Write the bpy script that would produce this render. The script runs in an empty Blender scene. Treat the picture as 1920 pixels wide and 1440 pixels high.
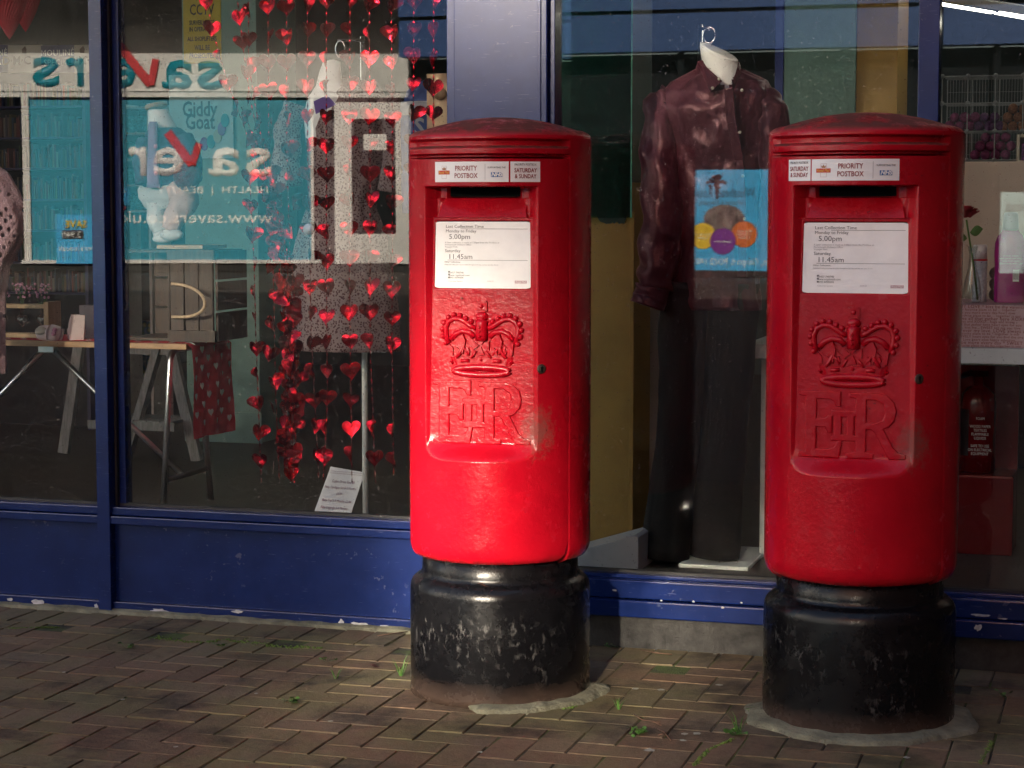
import bpy, bmesh, math, random
from mathutils import Vector, Matrix, noise
R = math.radians
random.seed(7)
sc = bpy.context.scene
COL = sc.collection

# ------------------------------------------------------------------ camera, sky, sun, exposure
F, PITCH, YAW, CH = 3800.0, math.atan(336 / 3800.0), R(17), 1.32
cam_d = bpy.data.cameras.new('camera')
cam_d.sensor_width = 36.0
cam_d.lens = 36.0 * F / 1920.0
cam_d.clip_end = 2000
cam_d.clip_start = 0.05
cam = bpy.data.objects.new('camera', cam_d)
COL.objects.link(cam)
cam.location = (0, 0, CH)
cam.rotation_euler = (R(90) - PITCH, 0, YAW)
sc.camera = cam

SUN_EL, SUN_AZ = R(28), R(14)
world = bpy.data.worlds.new('World')
sc.world = world
world.use_nodes = True
wn = world.node_tree
bg = wn.nodes['Background']
sky = wn.nodes.new('ShaderNodeTexSky')
sky.sky_type = 'NISHITA'
sky.sun_disc = False
sky.sun_elevation = SUN_EL
sky.sun_rotation = SUN_AZ
wn.links.new(sky.outputs[0], bg.inputs[0])
sky.dust_density = 3
bg.inputs[1].default_value = 0.08
sun_d = bpy.data.lights.new('sun', 'SUN')
sun_d.energy = 4.8
sun_d.angle = R(0.5)
sun_d.color = (1, .93, .83)
sun = bpy.data.objects.new('sun', sun_d)
COL.objects.link(sun)
tosun = Vector((math.sin(SUN_AZ) * math.cos(SUN_EL), math.cos(SUN_AZ) * math.cos(SUN_EL), math.sin(SUN_EL)))
sun.rotation_euler = (-tosun).to_track_quat('-Z', 'Y').to_euler()
sun.location = (0, 40, 40)
sc.view_settings.view_transform = 'Standard'
sc.view_settings.look = 'None'
sc.view_settings.gamma = 1
sc.view_settings.exposure = 2.45
sc.view_settings.use_white_balance = True
sc.view_settings.white_balance_temperature = 6950
sc.cycles.use_denoising = True
sc.cycles.max_bounces = 7
sc.cycles.diffuse_bounces = 3
sc.cycles.glossy_bounces = 3
sc.cycles.adaptive_threshold = .02
sc.cycles.transparent_max_bounces = 24
sc.cycles.sample_clamp_indirect = 30
sc.cycles.blur_glossy = 0.0
sc.cycles.use_guiding = True
sc.cycles.guiding_training_samples = 128


def ray(px, py):
    x = (px - 960) / F
    z = -(py - 720) / F
    y2 = math.cos(PITCH) + z * math.sin(PITCH)
    z2 = -math.sin(PITCH) + z * math.cos(PITCH)
    return Vector((x * math.cos(YAW) - y2 * math.sin(YAW), x * math.sin(YAW) + y2 * math.cos(YAW), z2))


def at(px, py, Y):
    r = ray(px, py)
    t = Y / r.y
    return Vector((r.x * t, Y, CH + r.z * t))


def fl(px, py, z):
    r = ray(px, py)
    t = (z - CH) / r.z
    return Vector((r.x * t, r.y * t, z))


# ------------------------------------------------------------------ helpers
ORG = {}


def tag(o, label=None, cat=None, group=None, kind=None):
    if label: o['label'] = label
    if cat: o['category'] = cat
    if group: o['group'] = group
    if kind: o['kind'] = kind
    return o


def thing(name, label, cat, loc=(0, 0, 0), rz=0, group=None, local=False):
    o = bpy.data.objects.new(name, None)
    o.empty_display_size = .05
    COL.objects.link(o)
    o.location = loc
    o.rotation_euler = (0, 0, rz)
    ORG[o.name] = Vector((0, 0, 0)) if local else Vector(loc)
    return tag(o, label, cat, group)


def link(name, data, parent=None):
    o = bpy.data.objects.new(name, data)
    COL.objects.link(o)
    if parent is not None:
        o.parent = parent
        ORG[o.name] = ORG.get(parent.name, Vector((0, 0, 0)))
    else:
        ORG[o.name] = Vector((0, 0, 0))
    return o


class MB:
    def __init__(self):
        self.v, self.f, self.s = [], [], []

    def add(self, vs, fs, smooth=False):
        n = len(self.v)
        self.v += [Vector(p) for p in vs]
        self.f += [tuple(i + n for i in q) for q in fs]
        self.s += [smooth] * len(fs)
        return self

    def box(self, x0, x1, y0, y1, z0, z1):
        return self.add([(x0, y0, z0), (x1, y0, z0), (x1, y1, z0), (x0, y1, z0), (x0, y0, z1), (x1, y0, z1), (x1, y1, z1), (x0, y1, z1)],
                        [(0, 3, 2, 1), (4, 5, 6, 7), (0, 1, 5, 4), (1, 2, 6, 5), (2, 3, 7, 6), (3, 0, 4, 7)])

    def beam(self, a, b, w, d, up=(0, 0, 1)):
        a, b = Vector(a), Vector(b)
        t = (b - a).normalized()
        u = Vector(up)
        s = t.cross(u)
        if s.length < 1e-4:
            s = Vector((1, 0, 0))
        s.normalize()
        u = s.cross(t)
        vs = []
        for p in (a, b):
            for i, j in ((-1, -1), (1, -1), (1, 1), (-1, 1)):
                vs.append(p + s * i * w / 2 + u * j * d / 2)
        return self.add(vs, [(0, 1, 2, 3), (7, 6, 5, 4), (0, 4, 5, 1), (1, 5, 6, 2), (2, 6, 7, 3), (3, 7, 4, 0)])

    def tube(self, pts, r, n=8, flat=None):
        pts = [Vector(p) for p in pts]
        m = len(pts)
        rs = r if isinstance(r, (list, tuple)) else [r] * m
        vs, fs = [], []
        prev = None
        for i, p in enumerate(pts):
            t = (pts[min(i + 1, m - 1)] - pts[max(i - 1, 0)])
            t = t.normalized() if t.length > 1e-9 else Vector((0, 0, 1))
            if prev is None:
                s = t.orthogonal().normalized()
            else:
                s = prev - t * prev.dot(t)
                s = s.normalized() if s.length > 1e-6 else t.orthogonal().normalized()
            prev = s
            b = t.cross(s)
            for k in range(n):
                a = 2 * math.pi * k / n
                vs.append(p + (s * math.cos(a) + b * math.sin(a)) * rs[i])
        for i in range(m - 1):
            for k in range(n):
                k2 = (k + 1) % n
                fs.append((i * n + k, i * n + k2, (i + 1) * n + k2, (i + 1) * n + k))
        fs.append(tuple(range(n - 1, -1, -1)))
        fs.append(tuple((m - 1) * n + k for k in range(n)))
        return self.add(vs, fs, True)

    def loft(self, rings, cap=True):
        n = len(rings[0])
        vs = [p for r in rings for p in r]
        fs = []
        for i in range(len(rings) - 1):
            for k in range(n):
                k2 = (k + 1) % n
                fs.append((i * n + k, i * n + k2, (i + 1) * n + k2, (i + 1) * n + k))
        if cap:
            fs.append(tuple(range(n - 1, -1, -1)))
            fs.append(tuple((len(rings) - 1) * n + k for k in range(n)))
        return self.add(vs, fs, True)

    def lathe(self, prof, n=32, c=(0, 0, 0)):
        c = Vector(c)
        return self.loft([[c + Vector((r * math.cos(2 * math.pi * k / n), r * math.sin(2 * math.pi * k / n), z)) for k in range(n)] for r, z in prof])

    def ball(self, c, r, nu=12, nv=8):
        c = Vector(c)
        rr = r if isinstance(r, (tuple, list)) else (r, r, r)
        return self.loft([[c + Vector((rr[0] * math.sin(a) * math.cos(2 * math.pi * k / nu), rr[1] * math.sin(a) * math.sin(2 * math.pi * k / nu), -rr[2] * math.cos(a))) for k in range(nu)]
                          for a in [math.pi * (i + .02) / (nv + .04) for i in range(nv + 1)]])

    def prism(self, poly, y0, y1):
        n = len(poly)
        vs = [(x, y0, z) for x, z in poly] + [(x, y1, z) for x, z in poly]
        fs = [tuple(range(n)), tuple(range(2 * n - 1, n - 1, -1))]
        fs += [(i, i + n, (i + 1) % n + n, (i + 1) % n) for i in range(n)]
        return self.add(vs, fs)

    def grid(self, nu, nv, fn, smooth=True):
        vs = [fn(i / nu, j / nv) for j in range(nv + 1) for i in range(nu + 1)]
        w = nu + 1
        return self.add(vs, [(j * w + i, j * w + i + 1, (j + 1) * w + i + 1, (j + 1) * w + i) for j in range(nv) for i in range(nu)], smooth)

    def move(self, m):
        self.v = [m @ p for p in self.v]
        return self

    def mesh(self, name, org=Vector((0, 0, 0)), bevel=0, recalc=True):
        me = bpy.data.meshes.new(name)
        me.from_pydata([tuple(p - org) for p in self.v], [], self.f)
        me.polygons.foreach_set('use_smooth', self.s)
        if recalc or bevel:
            b = bmesh.new()
            b.from_mesh(me)
            bmesh.ops.recalc_face_normals(b, faces=b.faces)
            if bevel:
                es = [e for e in b.edges if len(e.link_faces) == 2 and e.calc_face_angle(0) > .6]
                bmesh.ops.bevel(b, geom=es, offset=bevel, segments=2, affect='EDGES', profile=.6)
            b.to_mesh(me)
            b.free()
        me.update()
        return me

    def build(self, name, m, parent=None, bevel=0, recalc=True):
        org = ORG[parent.name] if parent is not None else Vector((0, 0, 0))
        me = self.mesh(name, org, bevel, recalc)
        me.materials.append(m)
        return link(name, me, parent)


def bx(name, m, parent, x0, x1, y0, y1, z0, z1, bevel=.002):
    return MB().box(x0, x1, y0, y1, z0, z1).build(name, m, parent, bevel)


def text(body, size, loc, m, parent, name='lettering', rot=(R(90), 0, 0), align='CENTER', extr=.0004, space=1.0, sx=1.0, shear=0, line=1.0, bold=0):
    me = text_mesh(body, size, align, 1.0, extr, shear, bold, line, space)
    me.materials.append(m)
    o = link(name, me, parent)
    o.location = Vector(loc) - (ORG[parent.name] if parent else Vector((0, 0, 0)))
    o.rotation_euler = rot
    o.scale = (sx, 1, 1)
    return o


def curve_mesh(cu):
    o = bpy.data.objects.new('tmp', cu)
    COL.objects.link(o)
    dg = bpy.context.evaluated_depsgraph_get()
    me = bpy.data.meshes.new_from_object(o.evaluated_get(dg))
    bpy.data.objects.remove(o)
    bpy.data.curves.remove(cu)
    return me


def text_mesh(body, size, align='CENTER', sx=1.0, extr=.0002, shear=0, bold=0, line=1.0, space=1.0):
    c = bpy.data.curves.new('t', 'FONT')
    c.space_character = space
    c.body, c.size, c.align_x, c.align_y, c.extrude, c.shear, c.offset, c.space_line = body, size, align, 'CENTER', extr, shear, bold, line
    c.resolution_u = 2
    me = curve_mesh(c)
    for v in me.vertices:
        v.co.x *= sx
    return me


def poly_mesh(loops, extr, bev):
    c = bpy.data.curves.new('t', 'CURVE')
    c.dimensions = '2D'
    c.fill_mode = 'BOTH'
    c.extrude = extr
    c.bevel_depth = bev
    c.bevel_resolution = 2
    for lp in loops:
        s = c.splines.new('POLY')
        s.points.add(len(lp) - 1)
        for i, (x, y) in enumerate(lp):
            s.points[i].co = (x, y, 0, 1)
        s.use_cyclic_u = True
    return curve_mesh(c)


# ------------------------------------------------------------------ materials
MATS = {}


def new_mat(name):
    m = bpy.data.materials.new(name)
    m.use_nodes = True
    MATS[name] = m
    nt = m.node_tree
    return m, nt, nt.nodes['Principled BSDF']


def nd(nt, typ, **kw):
    n = nt.nodes.new(typ)
    for k, v in kw.items():
        if k.startswith('i_'):
            key = k[2:]
            n.inputs[int(key) if key.isdigit() else key.replace('_', ' ')].default_value = v
        else:
            setattr(n, k, v)
    return n


def ramp(nt, fac, stops):
    r = nt.nodes.new('ShaderNodeValToRGB')
    e = r.color_ramp.elements
    while len(e) < len(stops):
        e.new(.5)
    for i, (p, c) in enumerate(stops):
        e[i].position = p
        e[i].color = (*c, 1) if len(c) == 3 else c
    nt.links.new(fac, r.inputs[0])
    return r


def mixc(nt, fac, a, b, blend='MIX'):
    m = nt.nodes.new('ShaderNodeMix')
    m.data_type = 'RGBA'
    m.blend_type = blend
    for sock, val in ((m.inputs['Factor'], fac), (m.inputs['A'], a), (m.inputs['B'], b)):
        if hasattr(val, 'is_output') or isinstance(val, bpy.types.NodeSocket):
            nt.links.new(val, sock)
        elif isinstance(val, (int, float)):
            sock.default_value = val
        else:
            sock.default_value = (*val, 1)
    return m.outputs['Result']


def math_n(nt, op, a, b=None, c=None):
    n = nt.nodes.new('ShaderNodeMath')
    n.operation = op
    for i, v in enumerate((a, b, c)):
        if v is None: continue
        if isinstance(v, bpy.types.NodeSocket):
            nt.links.new(v, n.inputs[i])
        else:
            n.inputs[i].default_value = v
    return n.outputs[0]


def noise_n(nt, vec, scale, detail=4, rough=.55):
    n = nd(nt, 'ShaderNodeTexNoise', i_Scale=scale, i_Detail=detail, i_Roughness=rough)
    if vec is not None:
        nt.links.new(vec, n.inputs['Vector'])
    return n.outputs[0]


def obj_co(nt):
    return nt.nodes.new('ShaderNodeTexCoord').outputs['Object']


def pos_co(nt):
    return nt.nodes.new('ShaderNodeNewGeometry').outputs['Position']


def set_bump(nt, b, height, strength=.3, dist=.002):
    n = nd(nt, 'ShaderNodeBump', i_Strength=strength, i_Distance=dist)
    nt.links.new(height, n.inputs['Height'])
    nt.links.new(n.outputs[0], b.inputs['Normal'])


def M(name, col, rough=.5, metal=0, amp=.12, scale=12, bump=0, bscale=60, bdist=.002, coat=0, spec=.5, sheen=0, emis=0, alpha=1, trans=0):
    m, nt, b = new_mat(name)
    b.inputs['Roughness'].default_value = rough
    b.inputs['Metallic'].default_value = metal
    b.inputs['Coat Weight'].default_value = coat
    b.inputs['Specular IOR Level'].default_value = spec
    b.inputs['Sheen Weight'].default_value = sheen
    b.inputs['Transmission Weight'].default_value = trans
    b.inputs['Base Color'].default_value = (*col, 1)
    if amp:
        v = pos_co(nt)
        f = noise_n(nt, v, scale)
        lo = tuple(c * (1 - amp) for c in col)
        hi = tuple(min(1, c * (1 + amp)) for c in col)
        r = ramp(nt, f, [(.3, lo), (.7, hi)])
        nt.links.new(r.outputs[0], b.inputs['Base Color'])
    if bump:
        set_bump(nt, b, noise_n(nt, pos_co(nt), bscale, 3), bump, bdist)
    if emis:
        b.inputs['Emission Color'].default_value = (*col, 1)
        b.inputs['Emission Strength'].default_value = emis
    return m


def glass_mat(name, tint=(.95, .97, .96), gain=1.35, dust=.0):
    m, nt, b = new_mat(name)
    nt.nodes.remove(b)
    out = nt.nodes['Material Output']
    geo = nt.nodes.new('ShaderNodeNewGeometry')
    ior = nd(nt, 'ShaderNodeMix', data_type='FLOAT')
    nt.links.new(geo.outputs['Backfacing'], ior.inputs[0])
    ior.inputs[2].default_value = 1.5
    ior.inputs[3].default_value = 1 / 1.5
    fr = nt.nodes.new('ShaderNodeFresnel')
    nt.links.new(ior.outputs[0], fr.inputs['IOR'])
    g = math_n(nt, 'MULTIPLY', fr.outputs[0], gain)
    g = math_n(nt, 'MINIMUM', g, 1.0)
    tr = nd(nt, 'ShaderNodeBsdfTransparent')
    tr.inputs[0].default_value = (*tint, 1)
    gl = nd(nt, 'ShaderNodeBsdfGlossy')
    gl.inputs['Roughness'].default_value = 0.0
    if dust:
        wb_ = nd(nt, 'ShaderNodeBump', i_Strength=1.0, i_Distance=.00002)
        nt.links.new(noise_n(nt, geo.outputs['Position'], 3.0, 0), wb_.inputs['Height'])
        nt.links.new(wb_.outputs[0], gl.inputs['Normal'])
    mx = nt.nodes.new('ShaderNodeMixShader')
    nt.links.new(g, mx.inputs[0])
    nt.links.new(tr.outputs[0], mx.inputs[1])
    nt.links.new(gl.outputs[0], mx.inputs[2])
    res = mx.outputs[0]
    if dust:
        p = geo.outputs['Position']
        n1 = noise_n(nt, p, 150, 0, .5)
        r1 = ramp(nt, n1, [(.77, (0, 0, 0)), (.86, (1, 1, 1))])
        d = math_n(nt, 'MULTIPLY', r1.outputs[0], dust)
        df = nd(nt, 'ShaderNodeBsdfDiffuse')
        df.inputs[0].default_value = (.6, .58, .55, 1)
        m2 = nt.nodes.new('ShaderNodeMixShader')
        nt.links.new(d, m2.inputs[0])
        nt.links.new(res, m2.inputs[1])
        nt.links.new(df.outputs[0], m2.inputs[2])
        res = m2.outputs[0]
    nt.links.new(res, out.inputs[0])
    return m


glass = glass_mat('window_glass', gain=.92, dust=.3)
clear = glass_mat('clear_glass', gain=1.6)


def blue_paint():
    m, nt, b = new_mat('blue_paint')
    p = pos_co(nt)
    f = noise_n(nt, p, 9, 5, .6)
    c = ramp(nt, f, [(.3, (.003, .012, .074)), (.7, (.006, .018, .100))]).outputs[0]
    # chips of bare primer and pale scratches
    n1 = noise_n(nt, p, 38, 3, .7)
    n2 = noise_n(nt, p, 5, 2)
    ch = math_n(nt, 'MULTIPLY', ramp(nt, n1, [(.655, (0,) * 3), (.67, (1,) * 3)]).outputs[0], ramp(nt, n2, [(.5, (0,) * 3), (.6, (1,) * 3)]).outputs[0])
    c = mixc(nt, math_n(nt, 'MULTIPLY', ch, .10), c, (.5, .5, .52))
    mp = nd(nt, 'ShaderNodeMapping')
    mp.inputs['Scale'].default_value = (1.4, 1, 30)
    mp.inputs['Rotation'].default_value = (0, R(24), 0)
    nt.links.new(p, mp.inputs[0])
    sct = ramp(nt, noise_n(nt, mp.outputs[0], 14, 2), [(.70, (0,) * 3), (.72, (1,) * 3)]).outputs[0]
    c = mixc(nt, math_n(nt, 'MULTIPLY', sct, .25), c, (.25, .28, .45))
    nt.links.new(c, b.inputs['Base Color'])
    b.inputs['Roughness'].default_value = .25
    b.inputs['Specular IOR Level'].default_value = .35
    b.inputs['Coat Weight'].default_value = .15
    b.inputs['Coat Roughness'].default_value = .12
    set_bump(nt, b, noise_n(nt, p, 220, 2), .08, .001)
    return m


def red_paint():
    m, nt, b = new_mat('red_paint')
    o = obj_co(nt)
    p = pos_co(nt)
    sx = nt.nodes.new('ShaderNodeSeparateXYZ')
    nt.links.new(o, sx.inputs[0])
    geo = nt.nodes.new('ShaderNodeNewGeometry')
    nz = nt.nodes.new('ShaderNodeSeparateXYZ')
    nt.links.new(geo.outputs['Normal'], nz.inputs[0])
    f = noise_n(nt, p, 6, 5, .6)
    c = ramp(nt, f, [(.3, (.32, .002, .010)), (.7, (.42, .004, .014))]).outputs[0]
    # weathered brown dirt on the dome
    up = ramp(nt, nz.outputs[2], [(.35, (0,) * 3), (.8, (1,) * 3)]).outputs[0]
    dn = ramp(nt, noise_n(nt, p, 17, 5, .75), [(.32, (0,) * 3), (.52, (1,) * 3)]).outputs[0]
    hi = ramp(nt, sx.outputs[2], [(0, (0,) * 3), (1, (1,) * 3)])
    zt = math_n(nt, 'GREATER_THAN', sx.outputs[2], 1.46)
    dm = math_n(nt, 'MULTIPLY', math_n(nt, 'MULTIPLY', up, dn), zt)
    nt.nodes.remove(hi)
    c = mixc(nt, math_n(nt, 'MULTIPLY', dm, .8), c, (.06, .035, .024))
    # rubbed grey patch beside the cypher
    dx = math_n(nt, 'SUBTRACT', sx.outputs[0], .148)
    dz = math_n(nt, 'SUBTRACT', sx.outputs[2], .735)
    d = math_n(nt, 'SQRT', math_n(nt, 'ADD', math_n(nt, 'POWER', math_n(nt, 'MULTIPLY', dx, 22), 2), math_n(nt, 'POWER', math_n(nt, 'MULTIPLY', dz, 13), 2)))
    d = math_n(nt, 'ADD', d, math_n(nt, 'MULTIPLY', math_n(nt, 'SUBTRACT', noise_n(nt, p, 60, 6, .75), .5), 2.4))
    rub = ramp(nt, d, [(.25, (1,) * 3), (1.0, (0,) * 3)]).outputs[0]
    c = mixc(nt, math_n(nt, 'MULTIPLY', rub, .62), c, (.12, .075, .06))
    # specks and chips
    sp = ramp(nt, noise_n(nt, p, 75, 2, .6), [(.735, (0,) * 3), (.75, (1,) * 3)]).outputs[0]
    c = mixc(nt, math_n(nt, 'MULTIPLY', sp, .7), c, (.05, .012, .012))
    # dirt in the joint above the plinth
    low = ramp(nt, math_n(nt, 'ADD', sx.outputs[2], math_n(nt, 'MULTIPLY', noise_n(nt, p, 50, 4), .03)), [(.392, (1,) * 3), (.408, (0,) * 3)]).outputs[0]
    c = mixc(nt, math_n(nt, 'MULTIPLY', low, .7), c, (.02, .012, .01))
    nt.links.new(c, b.inputs['Base Color'])
    rr = ramp(nt, noise_n(nt, p, 14, 6, .65), [(.3, (.13,) * 3), (.75, (.34,) * 3)]).outputs[0]
    rr = mixc(nt, dm, rr, (.85, .85, .85))
    nt.links.new(rr, b.inputs['Roughness'])
    b.inputs['Specular IOR Level'].default_value = .28
    h = math_n(nt, 'ADD', noise_n(nt, p, 85, 3, .55), math_n(nt, 'MULTIPLY', noise_n(nt, p, 320, 2), .35))
    set_bump(nt, b, h, .34, .003)
    return m


def black_paint():
    m, nt, b = new_mat('black_paint')
    o = obj_co(nt)
    p = pos_co(nt)
    sx = nt.nodes.new('ShaderNodeSeparateXYZ')
    nt.links.new(o, sx.inputs[0])
    c = (.0035, .0035, .0045)
    mp = nd(nt, 'ShaderNodeMapping')
    mp.inputs['Scale'].default_value = (1, 1, .55)
    nt.links.new(p, mp.inputs[0])
    n1 = ramp(nt, noise_n(nt, mp.outputs[0], 60, 5, .75), [(.55, (0,) * 3), (.66, (1,) * 3)]).outputs[0]
    n2 = ramp(nt, noise_n(nt, p, 8, 2), [(.45, (0,) * 3), (.6, (1,) * 3)]).outputs[0]
    zz = math_n(nt, 'MULTIPLY', ramp(nt, sx.outputs[2], [(.02, (0,) * 3), (.10, (1,) * 3)]).outputs[0], ramp(nt, sx.outputs[2], [(.2, (1,) * 3), (.28, (.15,) * 3)]).outputs[0])
    fr = ramp(nt, math_n(nt, 'SUBTRACT', 0.0, sx.outputs[1]), [(.02, (0,) * 3), (.2, (1,) * 3)]).outputs[0]
    s = math_n(nt, 'MULTIPLY', math_n(nt, 'MULTIPLY', n1, n2), math_n(nt, 'MULTIPLY', zz, fr))
    c = mixc(nt, math_n(nt, 'MULTIPLY', s, .26), c, (.30, .29, .28))
    lo = ramp(nt, math_n(nt, 'ADD', sx.outputs[2], math_n(nt, 'MULTIPLY', noise_n(nt, p, 12, 5, .7), .06)), [(.035, (1,) * 3), (.10, (0,) * 3)]).outputs[0]
    c = mixc(nt, math_n(nt, 'MULTIPLY', lo, .6), c, (.10, .065, .05))
    nt.links.new(c, b.inputs['Base Color'])
    rr = ramp(nt, noise_n(nt, p, 10, 6, .7), [(.3, (.16,) * 3), (.7, (.36,) * 3)]).outputs[0]
    nt.links.new(rr, b.inputs['Roughness'])
    b.inputs['Specular IOR Level'].default_value = .25
    set_bump(nt, b, noise_n(nt, p, 60, 5, .6), .25, .003)
    return m


def brick_mat():
    m, nt, b = new_mat('paver_brick')
    p = pos_co(nt)
    info = nt.nodes.new('ShaderNodeObjectInfo')
    isl = nt.nodes.new('ShaderNodeNewGeometry')
    rnd = math_n(nt, 'FRACT', math_n(nt, 'ADD', info.outputs['Random'], isl.outputs['Random Per Island']))
    c = ramp(nt, rnd, [(0, (.10, .062, .038)), (.3, (.155, .080, .046)), (.55, (.18, .122, .070)), (.8, (.125, .100, .066)), (1, (.20, .11, .066))]).outputs[0]
    f = noise_n(nt, p, 45, 6, .7)
    c = mixc(nt, .5, c, ramp(nt, f, [(.25, (.05, .036, .024)), (.75, (.20, .145, .09))]).outputs[0])
    # worn algae tint near the shop and the boxes
    al = ramp(nt, noise_n(nt, p, 2.6, 4, .6), [(.44, (0,) * 3), (.62, (1,) * 3)]).outputs[0]
    c = mixc(nt, math_n(nt, 'MULTIPLY', al, .62), c, (.115, .108, .045))
    dk = ramp(nt, noise_n(nt, p, 3.6, 5, .72), [(.50, (0,) * 3), (.66, (1,) * 3)]).outputs[0]
    c = mixc(nt, math_n(nt, 'MULTIPLY', dk, .75), c, (.016, .012, .010))
    sp = ramp(nt, noise_n(nt, p, 210, 2), [(.70, (0,) * 3), (.76, (1,) * 3)]).outputs[0]
    c = mixc(nt, math_n(nt, 'MULTIPLY', sp, .35), c, (.25, .22, .19))
    nt.links.new(c, b.inputs['Base Color'])
    b.inputs['Roughness'].default_value = .78
    b.inputs['Specular IOR Level'].default_value = .3
    h = math_n(nt, 'ADD', noise_n(nt, p, 130, 4, .6), noise_n(nt, p, 25, 3))
    set_bump(nt, b, h, .5, .003)
    return m


def joint_mat():
    m, nt, b = new_mat('joint_sand')
    p = pos_co(nt)
    f = noise_n(nt, p, 4, 5, .65)
    c = ramp(nt, f, [(.40, (.010, .008, .006)), (.48, (.022, .018, .012)), (.56, (.05, .075, .012))]).outputs[0]
    nt.links.new(c, b.inputs['Base Color'])
    b.inputs['Roughness'].default_value = .95
    set_bump(nt, b, noise_n(nt, p, 240, 4), .8, .004)
    return m


def street_mat():
    m, nt, b = new_mat('street_paving')
    p = pos_co(nt)
    br = nd(nt, 'ShaderNodeTexBrick', i_Scale=1.0)
    br.inputs['Brick Width'].default_value = .2
    br.inputs['Row Height'].default_value = .1
    br.inputs['Mortar Size'].default_value = .006
    br.inputs['Color1'].default_value = (.085, .06, .05, 1)
    br.inputs['Color2'].default_value = (.06, .045, .04, 1)
    br.inputs['Mortar'].default_value = (.04, .035, .03, 1)
    nt.links.new(p, br.inputs['Vector'])
    c = mixc(nt, .4, br.outputs[0], ramp(nt, noise_n(nt, p, 3, 6, .6), [(.3, (.04, .032, .027)), (.7, (.1, .08, .066))]).outputs[0])
    nt.links.new(c, b.inputs['Base Color'])
    b.inputs['Roughness'].default_value = .8
    return m


def floral():
    m, nt, b = new_mat('floral_cotton')
    p = pos_co(nt)
    v = nd(nt, 'ShaderNodeTexVoronoi', i_Scale=120.0)
    nt.links.new(p, v.inputs['Vector'])
    r = ramp(nt, v.outputs['Distance'], [(.0, (.30, .21, .20)), (.10, (.07, .015, .022)), (.36, (.065, .015, .022)), (.44, (.28, .20, .19))]).outputs[0]
    v2 = nd(nt, 'ShaderNodeTexVoronoi', i_Scale=230.0)
    nt.links.new(p, v2.inputs['Vector'])
    r2 = ramp(nt, v2.outputs['Distance'], [(.22, (1,) * 3), (.3, (0,) * 3)]).outputs[0]
    c = mixc(nt, math_n(nt, 'MULTIPLY', r2, .55), r, (.16, .07, .07))
    nt.links.new(c, b.inputs['Base Color'])
    b.inputs['Roughness'].default_value = .85
    set_bump(nt, b, noise_n(nt, p, 10, 3), .3, .01)
    return m


def satin():
    m, nt, b = new_mat('plum_satin')
    p = pos_co(nt)
    b.inputs['Base Color'].default_value = (.070, .018, .028, 1)
    b.inputs['Roughness'].default_value = .34
    b.inputs['Specular IOR Level'].default_value = .55
    b.inputs['Specular Tint'].default_value = (.8, .45, .5, 1)
    b.inputs['Sheen Weight'].default_value = .3
    b.inputs['Sheen Tint'].default_value = (.6, .25, .3, 1)
    mp = nd(nt, 'ShaderNodeMapping')
    mp.inputs['Scale'].default_value = (1, 1, .45)
    nt.links.new(p, mp.inputs[0])
    h = math_n(nt, 'ADD', noise_n(nt, mp.outputs[0], 11, 3, .5), math_n(nt, 'MULTIPLY', noise_n(nt, p, 34, 3), .3))
    set_bump(nt, b, h, .42, .022)
    return m


def wood(name, a, bcol, sc_=(1, 1, 12), rough=.6, bump=.3):
    m, nt, b = new_mat(name)
    p = pos_co(nt)
    mp = nd(nt, 'ShaderNodeMapping')
    mp.inputs['Scale'].default_value = sc_
    nt.links.new(p, mp.inputs[0])
    f = noise_n(nt, mp.outputs[0], 9, 6, .65)
    nt.links.new(ramp(nt, f, [(.3, a), (.7, bcol)]).outputs[0], b.inputs['Base Color'])
    b.inputs['Roughness'].default_value = rough
    set_bump(nt, b, f, bump, .003)
    return m


def skein_mat():
    m, nt, b = new_mat('thread_skeins')
    g = nt.nodes.new('ShaderNodeNewGeometry')
    c = ramp(nt, g.outputs['Random Per Island'], [(0, (.10, .01, .02)), (.12, (.2, .18, .15)), (.25, (.015, .02, .08)), (.4, (.03, .07, .03)), (.5, (.16, .1, .05)), (.62, (.1, .02, .07)), (.75, (.02, .08, .1)), (.88, (.16, .03, .03)), (1, (.12, .1, .1))]).outputs[0]
    nt.links.new(c, b.inputs['Base Color'])
    b.inputs['Roughness'].default_value = .7
    return m


def crochet():
    m, nt, b = new_mat('pink_crochet')
    out = nt.nodes['Material Output']
    p = pos_co(nt)
    v = nd(nt, 'ShaderNodeTexVoronoi', i_Scale=34.0)
    v.inputs['Randomness'].default_value = .35
    mp = nd(nt, 'ShaderNodeMapping')
    mp.inputs['Scale'].default_value = (1.2, .3, .8)
    mp.inputs['Rotation'].default_value = (0, R(35), 0)
    nt.links.new(p, mp.inputs[0])
    nt.links.new(mp.outputs[0], v.inputs['Vector'])
    hole = ramp(nt, v.outputs['Distance'], [(.24, (1,) * 3), (.28, (0,) * 3)]).outputs[0]
    b.inputs['Base Color'].default_value = (.40, .24, .27, 1)
    b.inputs['Roughness'].default_value = .9
    b.inputs['Sheen Weight'].default_value = .4
    set_bump(nt, b, math_n(nt, 'ADD', noise_n(nt, p, 160, 2), v.outputs['Distance']), .9, .006)
    nt.links.new(math_n(nt, 'SUBTRACT', 1.0, hole), b.inputs['Alpha'])
    return m


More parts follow.
